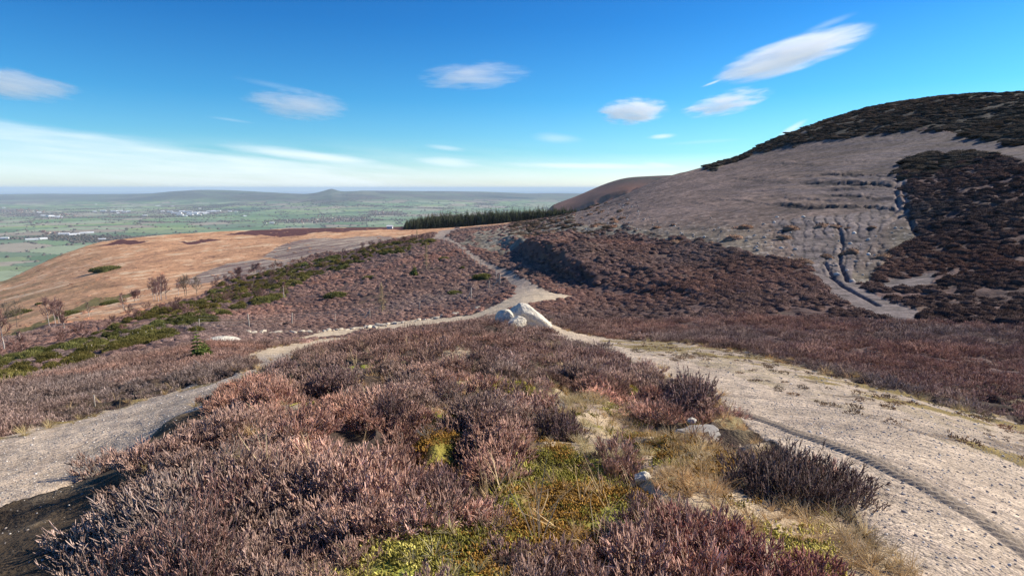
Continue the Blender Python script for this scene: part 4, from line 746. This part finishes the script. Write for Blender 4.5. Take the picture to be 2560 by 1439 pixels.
M_TW2 = plant_mat('pale_twigs', [(.24, .19, .14), (.36, .29, .22)], 0); M_TW3 = plant_mat('red_twigs', [(.26, .15, .13), (.36, .22, .18)], 0)
birch(412, 772, 150, 7.2, 'tallest white stemmed birch with hazy purple twigs behind the gorse', stems=2, spr=.34); birch(385, 765, 156, 6.6, 'purple twigged birch just left of the tallest white stemmed birch', stems=3, spr=.36); birch(398, 770, 148, 5.6, 'slim birch squeezed between the two larger birches')
birch(482, 762, 150, 6.0, 'broad pale twigged bare tree right of the tallest birch', 'bare tree', 'bare_tree', .42, M_BARK, M_TW2, 3); birch(448, 752, 158, 5.0, 'thin upright pale birch between the tallest birch and the broad bare tree', spr=.22)
birch(312, 798, 140, 4.6, 'small birch with one pale stem left of the birch cluster'); birch(225, 812, 138, 4.3, 'lone white stemmed birch on the bracken below the olive bank', spr=.25, twig=M_TW2)
birch(132, 832, 135, 6.2, 'left birch of the dark pair below the olive bank', stems=2, spr=.36); birch(150, 832, 137, 6.0, 'right birch of the dark pair below the olive bank', stems=2, spr=.36)
birch(710, 752, 88, 3.6, 'thin reddish birch beside the long gorse bush', twig=M_TW3, spr=.2); birch(8, 885, 75, 5.4, 'red twigged birch at the far left edge of the moor', twig=M_TW3, spr=.34, stems=2); birch(165, 858, 95, 3.4, 'small red twigged sapling in the scrub below the dark birch pair', twig=M_TW3, spr=.3)
birch(345, 782, 165, 3.6, 'low purple twigged sapling in the scrub left of the birch cluster', stems=3, spr=.5, tn=.8); birch(640, 712, 190, 3.8, 'low bare bush of purple twigs above the gorse belt', 'bare tree', 'bare_tree', .5, M_BARK, M_TWIG, 3); birch(600, 722, 185, 3.6, 'wide brown twigged bush above the gorse belt next to the purple one', 'bare tree', 'bare_tree', .55, M_BARK, M_TWIG, 3)
birch(690, 690, 200, 3.4, 'slight pale sapling at the upper end of the gorse belt', twig=M_TW2, spr=.25); birch(18, 800, 170, 8, 'olive twigged bare tree at the far left edge on the bracken', 'bare tree', 'bare_tree', .4, M_BARK, M_TW2, 2); birch(60, 905, 70, 2.4, 'knee high red sapling in the scrub at the far left', twig=M_TW3, spr=.3)
# twiggy scrub between the birches
def twig_geo():
    T, L1, L2, L3 = branchy(1.6, 1.3, 14, 6, 3, .03, .05, .7); g = Geo(); g.tubes(L1, np.tile([.03, .025, .02, .015], (len(L1), 1)), 3); g.tubes(L2, np.tile([.02, .018, .014], (len(L2), 1)), 3); g.tubes(L3, np.tile([.018, .015, .012], (len(L3), 1)), 3); return g
TG = [twig_geo() for _ in range(4)]; P = spread(60, 230, lambda r: 1.1+.006*r, -46, -5)
def gsh(k): return look(mk['gorse'], P[:, 0]*k, P[:, 1]*k)
P = keep(P, np.clip(.9*(np.maximum(gsh(.94), gsh(.88)))*(1-.8*gsh(1.0))*np.clip(.1+1.8*fbm(P[:, 0], P[:, 1], 11, 3, 421), 0, .7)+.03*gsh(1.0), 0, 1))
scatter('twiggy_scrub', 'low leafless purple brown scrub along the gorse belt', TG, seat(P, -.05), rs.uniform(.35, .85, len(P)), warm(P, 12, .3, 425, (.75, .75, .72)), [M_TWIG])
def larch(px, py, r, Ht, lab, mat=M_LARCH, n=70, name='larch_sapling', cat='larch sapling', wid=.17, grp='bare larch saplings in the heather'):
    x, y, z = at(px, py, r); e = bpy.data.objects.new(name, None); C.objects.link(e); e.location = (x, y, z-.05); tag(e, lab, cat, grp)
    T = np.stack([rs.normal(0, .006*Ht, 6), rs.normal(0, .006*Ht, 6), np.linspace(0, Ht, 6)], -1); g = Geo(); g.tubes(T[None], np.linspace(.07, .03, 6)[None], 5, np.array([.5])); link('trunk', g.mesh('trunk', [mat]), e)
    t = rs.uniform(.1, .98, n); th = rs.rand(n)*2*pi; o = np.stack([0*t, 0*t, t*Ht], -1); d = np.stack([np.cos(th), np.sin(th), rs.normal(.15, .15, n)], -1); ln = Ht*wid*(1.08-t)*rs.uniform(.5, 1.2, n); w = np.linspace(0, 1, 3)
    L = o[:, None]+d[:, None]*(ln[:, None]*w)[..., None]; g = Geo(); g.tubes(L, np.tile([.026, .022, .014], (n, 1)), 3, rs.rand(n))
    tw = L[:, 1:, None]+(rs.normal(0, .06*Ht*wid*3, (n, 2, 3, 3))); Q = np.stack([np.repeat(L[:, 1:, None], 3, 2).reshape(-1, 3), tw.reshape(-1, 3)], 1); g.tubes(Q, np.tile([.018, .012], (len(Q), 1)), 3); link('crown', g.mesh('crown', [mat]), e)
larch(955, 770, 62, 3.15, 'taller straw coloured leafless larch sapling in the near heather'); larch(1066, 672, 98, 4.1, 'straw coloured leafless larch sapling farther up near the gorse belt'); larch(1043, 608, 175, 4.0, 'faint leafless larch sapling on the skyline of the gorse belt', n=40)
def conifer_geo(Ht, Rb, layers=11, nb=13, seed=0, pts_=5, wd=.16):
    g = Geo(); g.tubes(np.array([[[0, 0, 0], [0, 0, Ht*.5], [0, 0, Ht*.98]]]), np.array([[Rb*.07, Rb*.05, .01]]), 5, np.array([.1]), 1)
    for k in range(layers):
        t = (k+.5)/layers; z0 = Ht*(.06+.92*t); R = Rb*(1.0-t)**.8+.03*Rb; n = max(5, int(nb*(1-.5*t))); th = np.arange(n)*2*pi/n+k*1.3+rs.normal(0, .15, n); ln = R*rs.uniform(.72, 1.12, n)
        d = np.stack([np.cos(th), np.sin(th), 0*th], -1); w = np.array([0, .5, 1]); P = np.array([0, 0, z0])+d[:, None]*(ln[:, None]*w)[..., None]; P[..., 2] -= ln[:, None]*w*w*.28-ln[:, None]*w*.05
        side = np.stack([-np.sin(th), np.cos(th), rs.normal(0, .35, n)], -1); g.ribbons(P, np.tile([.10, .30, .04], (n, 1))*ln[:, None], nrm(side), rs.rand(n)*.8+.1); g.ribbons(P+np.array([0, 0, -.03*Ht/layers]), np.tile([.05, .14, .03], (n, 1))*ln[:, None], np.tile([0, 0, 1.], (n, 1)), rs.rand(n)*.5)
    return g
CT = [conifer_geo(11+k*.7, 2.3+.15*k, seed=k) for k in range(5)]
def spruce(px, py, r, Ht, Rb, lab):
    x, y, z = at(px, py, r); e = bpy.data.objects.new('young_spruce', None); C.objects.link(e); e.location = (x, y, z-.03); tag(e, lab, 'spruce', 'young green conifers in the heather')
    g = conifer_geo(Ht, Rb, 10, 9); v, f, rn, m = g.arrays(); tr = m == 1
    for nm, sel, mt in (('trunk', tr, M_BARK), ('crown', ~tr, M_SPR)):
        ff = f[sel]; us = np.unique(ff[ff >= 0]); mp = np.full(len(v)+1, -1); mp[us] = np.arange(len(us)); link(nm, raw_mesh(nm, v[us], np.where(ff >= 0, mp[ff], -1), rn[us], np.zeros(len(ff), int), [mt]), e)
spruce(497, 905, 24, 1.35, .34, 'young yellow green spruce beside the pale sunken boulder'); spruce(516, 908, 24.5, .8, .35, 'smaller yellowish spruce touching the young one by the sunken boulder'); spruce(1036, 698, 92, 1.9, .9, 'little dark green conifer in heather between the two larch saplings')
# the plantation
fp = spread(380, 560, 3.7, -14, 12); a_ = np.arctan2(fp[:, 0], fp[:, 1]); r_ = np.hypot(fp[:, 0], fp[:, 1]); aL = px2ang(1012, 560)[0]; aR = px2ang(1440, 530)[0]
fr_ = np.interp(a_, [aL, px2ang(1200, 560)[0], aR], [440, 415, 395])+fbm(fp[:, 0], fp[:, 1], 30, 2, 411)*8; fp = fp[(a_ > aL) & (a_ < aR) & (r_ > fr_) & (r_ < fr_+90+40*(a_-aL))]
a_ = np.arctan2(fp[:, 0], fp[:, 1]); szz = np.interp(a_, [aL, aL+.015, aL+.05, aL+.12, aR], [.42, .66, .84, .82, .5])*rs.uniform(.8, 1.12, len(fp))
scatter('conifer_plantation', 'dense dark conifer plantation on the rim of the moor', CT, seat(fp, -.5), np.c_[szz*1.6, szz*1.6, szz*rs.uniform(.75, 1.15, len(fp))], np.clip(warm(fp, 40, .3, 415, (1.15, 1.1, 1.0)), .3, 2), [M_CON, M_BARK])

# ---------------------------------------------------------------- fences
M_POST = simple_mat('weathered_post', (.50, .44, .36), .9, .25, 30, .005); M_WIRE = simple_mat('fence_wire', (.30, .29, .28), .5, .1, 5, 0, .5)
def post_mesh(h=1.15, r=.05):
    g = Geo(); g.tubes(np.array([[[0, 0, -.2], [0, 0, h*.5], [0, 0, h-.02], [0, 0, h]]]), np.array([[r, r, r*.97, r*.7]]), 8, np.array([.5])); return g.mesh('post', [M_POST])
PM = post_mesh()
def fence(posts, lab, braces=()):
    W3 = [at(*p[:3]) for p in posts]; e = bpy.data.objects.new('wire_fence', None); C.objects.link(e); e.location = W3[0]; tag(e, lab, 'fence', None); o0 = np.array(W3[0])
    for i, (w, p) in enumerate(zip(W3, posts)):
        s = p[3] if len(p) > 3 else 1; q = link('post', PM, e, tuple(np.array(w)-o0), 0, (s, s, s)); q.rotation_euler = (rs.normal(0, .04), rs.normal(0, .05), 0)
    for i, dx, dy in braces:
        g = Geo(); b = np.array(W3[i])-o0; g.tubes(np.array([[b+np.array([dx, dy, -.05]), b+np.array([dx*.5, dy*.5, .4]), b+np.array([0, 0, .85])]]), np.array([[.05, .05, .05]]), 6, np.array([.5])); link('brace', g.mesh('brace', [M_POST]), e)
    for hgt in (.3, .55, .8, 1.02):
        L = []
        for a, b in zip(W3, W3[1:]):
            u = np.linspace(0, 1, 5)[:-1]; L += [np.array(a)*(1-k)+np.array(b)*k-o0+np.array([0, 0, hgt-.06*math.sin(pi*k)]) for k in u]
        L.append(np.array(W3[-1])-o0+np.array([0, 0, hgt])); g = Geo(); g.tubes(np.array([L]), np.full((1, len(L)), .006), 3, np.array([.5])); link('wire', g.mesh('wire', [M_WIRE]), e)
fence([(500, 840, 52, .7), (624, 828, 54), (730, 820, 56), (838, 810, 57.5, .7), (925, 800, 58.5, .75), (1050, 790, 60.5, .7), (1178, 779, 62, 1.12)], 'low wire fence with thin pale posts running beside the middle track', [(6, -.55, .1), (4, -.5, -.1)])
fence([(1222, 722, 73, .9), (1249, 718, 74, 1.25), (1240, 700, 79), (1202, 668, 91), (1187, 655, 97), (1170, 642, 104), (1157, 630, 112), (1145, 620, 120), (1135, 611, 130), (1122, 603, 140), (1110, 597, 150, 1.3)], 'wire fence of pale posts following the winding track uphill', [(1, -.8, -.2)])
for (px, py, r, lab) in ((384, 868, 52, 'short weathered stump post standing alone in the gorse'), (238, 1018, 15.2, 'thin stick standing beside the left-hand gravel track')):
    x, y, z = at(px, py, r); tag(link('wooden_post', PM, None, (x, y, z), 0, .55 if r > 20 else .22), lab, 'post')

# ---------------------------------------------------------------- buildings of the vale
def vale(px, py):
    a, t = px2ang(px, py); r = 258/abs(t)
    for _ in range(4): x, y = r*math.sin(a), r*math.cos(a); z = float(ground(np.array([x]), np.array([y]))[0]); r = abs(z/t)
    return r*math.sin(a), r*math.cos(a), z, r
M_WHITE = simple_mat('white_cladding', (.78, .77, .74), .6, .05, .02); M_ROOFG = simple_mat('pale_sheet_roof', (.85, .85, .84), .5, .08, .02); M_BRICK = simple_mat('red_brick', (.30, .15, .11), .9, .15, .3); M_TILE = simple_mat('brown_tiles', (.22, .12, .09), .9, .15, .3); M_CREAM = simple_mat('cream_render', (.62, .56, .46), .9, .05, .2)
def gable(w, d, h, rh, wm, rm):
    me = bpy.data.meshes.new('wall'); x, y = w/2, d/2
    me.from_pydata([(-x, -y, -3), (x, -y, -3), (x, y, -3), (-x, y, -3), (-x, -y, h), (x, -y, h), (x, y, h), (-x, y, h), (-x, 0, h+rh), (x, 0, h+rh)], [], [(0, 1, 5, 4), (1, 2, 6, 9, 5), (2, 3, 7, 6), (3, 0, 4, 8, 7)]); me.materials.append(wm)
    mr = bpy.data.meshes.new('roof'); o = .4; k = .25; e_ = o*rh/y
    V = []
    for dz in (0.02, k): V += [(-x-o, -y-o, h-e_+dz), (x+o, -y-o, h-e_+dz), (x+o, y+o, h-e_+dz), (-x-o, y+o, h-e_+dz), (-x-o, 0, h+rh+dz), (x+o, 0, h+rh+dz)]
    mr.from_pydata(V, [], [(6, 7, 11, 10), (9, 10, 11, 8), (0, 4, 5, 1), (3, 2, 5, 4), (0, 1, 7, 6), (2, 3, 9, 8), (0, 6, 10, 4), (4, 10, 9, 3), (1, 5, 11, 7), (5, 2, 8, 11)]); mr.materials.append(rm); return me, mr
def building(px, py, w, d, h, rh, me, name, lab, cat, grp, rot=0):
    x, y, z, r = vale(px, py); e = bpy.data.objects.new(name, None); C.objects.link(e); e.location = (x, y, z); e.rotation_euler = (0, 0, rot-math.atan2(x, y)); tag(e, lab, cat, grp); link('wall', me[0], e); link('roof', me[1], e)
def kit(w, d, h, rh, a, b): return gable(w, d, h, rh, a, b)
works = [kit(w, d, h, 3, M_WHITE, M_ROOFG) for w, d, h in ((60, 40, 9), (95, 50, 12), (40, 30, 8), (28, 22, 7))]
wl = [(395, 516, 0), (420, 515, 3), (432, 517, 2), (465, 513, 2), (500, 522, 3), (237, 530, 2), (258, 528, 0), (285, 529, 0), (300, 528, 0), (312, 530, 2), (322, 529, 2), (295, 533, 3), (362, 540, 2), (407, 529, 2), (425, 530, 0), (442, 534, 1), (455, 529, 0), (470, 531, 1), (482, 535, 1), (492, 532, 0), (505, 533, 1), (515, 535, 0), (528, 530, 1), (540, 529, 1), (450, 538, 0), (475, 538, 0), (462, 541, 2), (498, 538, 2), (575, 529, 2), (590, 530, 3), (612, 541, 3), (108, 540, 2), (125, 541, 0), (140, 543, 0), (150, 544, 2), (98, 532, 2), (10, 520, 3), (240, 512, 3), (110, 498, 3)]
for k, (a, b, c) in enumerate(wl):
    building(a, b, 0, 0, 0, 0, works[c], 'factory_shed', 'white factory shed in the industrial belt beyond the green fields', 'factory', 'white factory sheds in the vale', rs.normal(0, .25))
farm = [kit(w, d, h, rh, M_WHITE, M_ROOFG) for w, d, h, rh in ((34, 18, 6, 3), (52, 20, 6, 3))]
for a, b, c, lab in ((12, 597, 0, 'white farm barn standing alone at the far left of the vale'), (80, 600, 1, 'long low white farm shed in the near green fields'), (108, 598, 0, 'small white farm shed at the end of the long low one'), (160, 586, 1, 'cream topped farm shed at the left of the farmstead'), (185, 587, 1, 'longest farm shed in the middle of the farmstead'), (208, 584, 0, 'farm shed at the right of the farmstead'), (226, 583, 0, 'last farm shed beyond the farmstead'), (255, 600, 0, 'tiny white hut alone on a hedge line'), (680, 558, 0, 'lone white house beyond the rim of the moor')):
    building(a, b, 0, 0, 0, 0, farm[c], 'farm_shed', lab, 'farm shed', 'farm sheds in the near fields', rs.normal(0, .15))
hs_ = [kit(12, 9, 5.5, 3, M_BRICK, M_TILE), kit(14, 9, 5.5, 3, M_CREAM, M_TILE), kit(18, 9, 6, 3, M_CREAM, M_TILE), kit(16, 10, 6, 3, M_BRICK, M_TILE)]
cl_ = [((50, 527), (60, 6), 55, 'red brick house in the town at the far left of the vale'), ((160, 538), (60, 5), 20, 'house among the trees between the town and the white works'), ((845, 549), (75, 6), 38, 'house in the village seen just left of the plantation'), ((760, 553), (60, 4), 16, 'house at the left end of the village below the rim'), ((960, 531), (60, 4), 16, 'distant house in the village beyond the plantation'), ((120, 583), (40, 3), 8, 'house beside the farm sheds in the near fields'), ((640, 510), (60, 4), 10, 'far house scattered under the horizon hills')]
for (c0, sp_, n_, lab) in cl_:
    for k in range(n_):
        kk = hs_[rs.randint(4)] if 'red' not in lab else hs_[rs.choice([0, 3, 1], p=[.45, .35, .2])]
        building(c0[0]+rs.normal()*sp_[0]*.6, c0[1]+rs.normal()*sp_[1]*.5, 0, 0, 0, 0, kk, 'house', lab, 'house', lab.replace('house', 'houses', 1), rs.rand()*3)
x, y, z = at(975, 571, 486); me2 = kit(4.2, 3, 1.8, .8, M_WHITE, M_WHITE); e = bpy.data.objects.new('hut', None); C.objects.link(e); e.location = (x, y, z); tag(e, 'small white hut on the rim of the moor left of the plantation', 'hut'); link('wall', me2[0], e); link('roof', me2[1], e)
# woods and hedgerow trees of the vale
def blob(R=6, Hh=9, seed=0):
    g = Geo(); nu, nv = 7, 4; uu, pp = np.meshgrid(np.arange(nu)*2*pi/nu, np.linspace(0, pi/2*.97, nv)); rj = rs.uniform(.72, 1.2, uu.shape); idx = np.arange(nu*nv).reshape(nv, nu); a, b = idx[:-1], idx[1:]; a2, b2 = np.roll(a, -1, 1), np.roll(b, -1, 1)
    g.add(np.stack([np.cos(uu)*np.cos(pp)*R*rj, np.sin(uu)*np.cos(pp)*R*rj, np.sin(pp)*Hh*rj], -1).reshape(-1, 3), np.stack([a, a2, b2, b], -1).reshape(-1, 4), rs.rand(nu*nv)); return g
BT = [blob() for _ in range(5)]
i0 = np.argmax(fs); ok = ((hed > .5) | (wood > .5) | (town > .35)) & (rrs > 1500) & (rrs < 9500) & (aa[sl_] > R_(-44)) & (aa[sl_] < R_(14)) & (rdm < .1); I, J = np.nonzero(ok); w_ = (RR[I+i0]**1.35); w_ = w_*np.where(wood[I, J] > .5, 1.6, 1)*np.where(town[I, J] > .3, .5, 1)
sel = rs.choice(len(I), min(9000, len(I)), replace=False, p=w_/w_.sum()); I, J = I[sel]+i0, J[sel]
rj_ = RR[I]*(1+rs.normal(0, .003, len(I))); aj_ = AZ[J]+rs.normal(0, .0006, len(J)); P = np.c_[rj_*np.sin(aj_), rj_*np.cos(aj_)]; ok = rs.uniform(.45, 1.25, len(P))
scatter('vale_trees', 'bare woods and hedgerow trees between the fields of the vale', BT, seat(P, -1), np.c_[ok*1.5, ok*1.2, ok*.8], np.clip(warm(P, 900, .3, 431, (1.8, 1.75, 1.75)), .3, 3), [M_COPSE])

# ---------------------------------------------------------------- tyre print in the soft edge of the right-hand track
def tyre():
    line = [(1800, 1003), (1870, 1035), (1950, 1072), (2050, 1120), (2150, 1172), (2250, 1222), (2350, 1278), (2450, 1330), (2560, 1382), (2700, 1450)]
    W3 = np.array([at(a, b, c) for (a, b), c in zip(line, np.interp([p[0] for p in line], [1750, 2000, 2250, 2560, 2700], [8.3, 6.15, 4.85, 4.0, 3.7]))]); seg = np.r_[0, np.cumsum(np.linalg.norm(np.diff(W3[:, :2], axis=0), axis=1))]
    s = np.arange(0, seg[-1], .011); X = np.interp(s, seg, W3[:, 0]); Y = np.interp(s, seg, W3[:, 1]); tx, ty = np.gradient(X), np.gradient(Y); l = np.hypot(tx, ty); nx, ny = -ty/l, tx/l
    wv = np.linspace(-.085, .085, 13); SS, WW = np.meshgrid(s, wv, indexing='ij'); gx_ = X[:, None]+nx[:, None]*WW; gy_ = Y[:, None]+ny[:, None]*WW
    g_ = ground(gx_.ravel(), gy_.ravel()).reshape(gx_.shape); lug = (np.sin((SS+np.abs(WW)*.5)*2*pi/.075) > -.1)*(np.abs(np.abs(WW)-.037) < .032); prof = np.where(np.abs(WW) > .08, -.004, .001+lug*.015+.003*fbm(gx_, gy_, .03, 2, 601))
    fade = np.interp(SS, [0, .4, seg[-1]], [0, 1, 1]); Zt = g_+.004+prof*fade-.012*(1-fade)
    K = len(s); idx = np.arange(K*13).reshape(K, 13); f = np.stack([idx[:-1, :-1], idx[:-1, 1:], idx[1:, 1:], idx[1:, :-1]], -1).reshape(-1, 4)
    me = raw_mesh('tyre_track', np.stack([gx_, gy_, Zt], -1).reshape(-1, 3), f, np.full(K*13, .5), np.zeros(len(f), int), [simple_mat('pressed_shale', (.30, .245, .19), .95, .3, 120, .006)]); tag(link('tyre_track', me), 'line of knobbly tyre print pressed in the right-hand gravel', kind='structure')
tyre()

# ---------------------------------------------------------------- clouds
def cloud_mat(k, thick, cut, ns):
    m = bpy.data.materials.new('cloud_vapour'); m.use_nodes = True; t = NT(m.node_tree); t.n.clear()
    tc = t.new('ShaderNodeTexCoord'); sep = t.new('ShaderNodeSeparateXYZ'); t.l.new(tc.outputs['Object'], sep.inputs[0]); x, y, z = sep.outputs
    d2 = t.m('ADD', t.m('MULTIPLY', x, x), t.m('ADD', t.m('MULTIPLY', y, y), t.m('MULTIPLY', z, z)))
    v = t.comb(t.m('ADD', t.m('MULTIPLY', x, 1.25*ns), k*7.3), t.m('MULTIPLY', y, 1.5*ns), t.m('MULTIPLY', t.m('ADD', z, t.m('MULTIPLY', x, .25)), 1.9*ns)); n_ = t.noise(v, 1.5, 7, .68)
    den = t.m('SUBTRACT', t.m('ADD', t.m('SUBTRACT', 1, d2), t.m('MULTIPLY', t.m('SUBTRACT', n_, .5), 4.6)), cut); den = t.m('MULTIPLY', t.m('MULTIPLY', den, 1.6, clamp=True), t.ss(d2, 1.0, .6))
    pv = t.new('ShaderNodeVolumeScatter'); pv.inputs['Color'].default_value = (1, 1, 1, 1); pv.inputs['Anisotropy'].default_value = .25; t.l.new(t.m('MULTIPLY', den, thick), pv.inputs['Density'])
    o = t.new('ShaderNodeOutputMaterial'); t.l.new(pv.outputs[0], o.inputs['Volume']); return m
def cloud(px, py, wpx, hpx, tiltdeg, thick, lab, cut=.35, alt=1500, seed=0, ns=1.0):
    import bmesh
    a, t = px2ang(px, py); r = alt/t; x, y = r*math.sin(a), r*math.cos(a); k = math.hypot(r, alt)/F; bm = bmesh.new(); bmesh.ops.create_icosphere(bm, subdivisions=4, radius=1)
    me = bpy.data.meshes.new('cloud'); bm.to_mesh(me); bm.free(); me.materials.append(cloud_mat(seed, 1.1*thick/(wpx*.25*k), cut, ns)); w_ = wpx*.5*k
    o = link('cloud', me, None, (x, y, alt), 0, (w_, w_*.5, hpx*.5*k)); o.rotation_euler = (0, -R_(tiltdeg), -a); tag(o, lab, 'cloud', 'small clouds in the blue sky')
cloud(1975, 138, 350, 76, 14, 1.35, 'long bright white cloud high above the shale hill', .12, seed=1, ns=.8)
cloud(1582, 278, 185, 70, 3, 1.4, 'compact white cloud with a pointed top left of the ragged one above the hill', .3, seed=2)
cloud(1815, 258, 225, 62, 11, 1.3, 'ragged thin white cloud between the compact cloud and the hill', .45, seed=3)
cloud(1185, 190, 300, 70, 4, .55, 'faint veil-like cloud alone high in the middle of the sky', .35, seed=4)
cloud(745, 262, 260, 80, -2, .65, 'faint hump shaped cloud above the pointed far hill', .35, seed=5)
cloud(35, 212, 230, 66, -3, .7, 'soft flat cloud cut off at the far left of the sky', .25, seed=6)

# ---------------------------------------------------------------- hazy air
import bmesh
bm = bmesh.new(); bmesh.ops.create_cube(bm, size=1); me = bpy.data.meshes.new('haze'); bm.to_mesh(me); bm.free(); hz_o = link('haze', me); hz_o.location = (0, 0, 0)
top_z = float(Z[:, :][rr < 24000].max())+6; bot = -320.0; hz_o.scale = (140100, 140100, top_z-bot); hz_o.location = (0, 0, (top_z+bot)/2); tag(hz_o, 'thin pale blue air fading the far vale', kind='stuff')
m = bpy.data.materials.new('haze'); m.use_nodes = True; t = NT(m.node_tree); t.n.clear(); pv = t.new('ShaderNodeVolumePrincipled'); pv.inputs['Color'].default_value = (.68, .84, 1.0, 1); pv.inputs['Density'].default_value = 4.5e-5; pv.inputs['Anisotropy'].default_value = 0
o = t.new('ShaderNodeOutputMaterial'); t.l.new(pv.outputs[0], o.inputs['Volume']); me.materials.append(m)
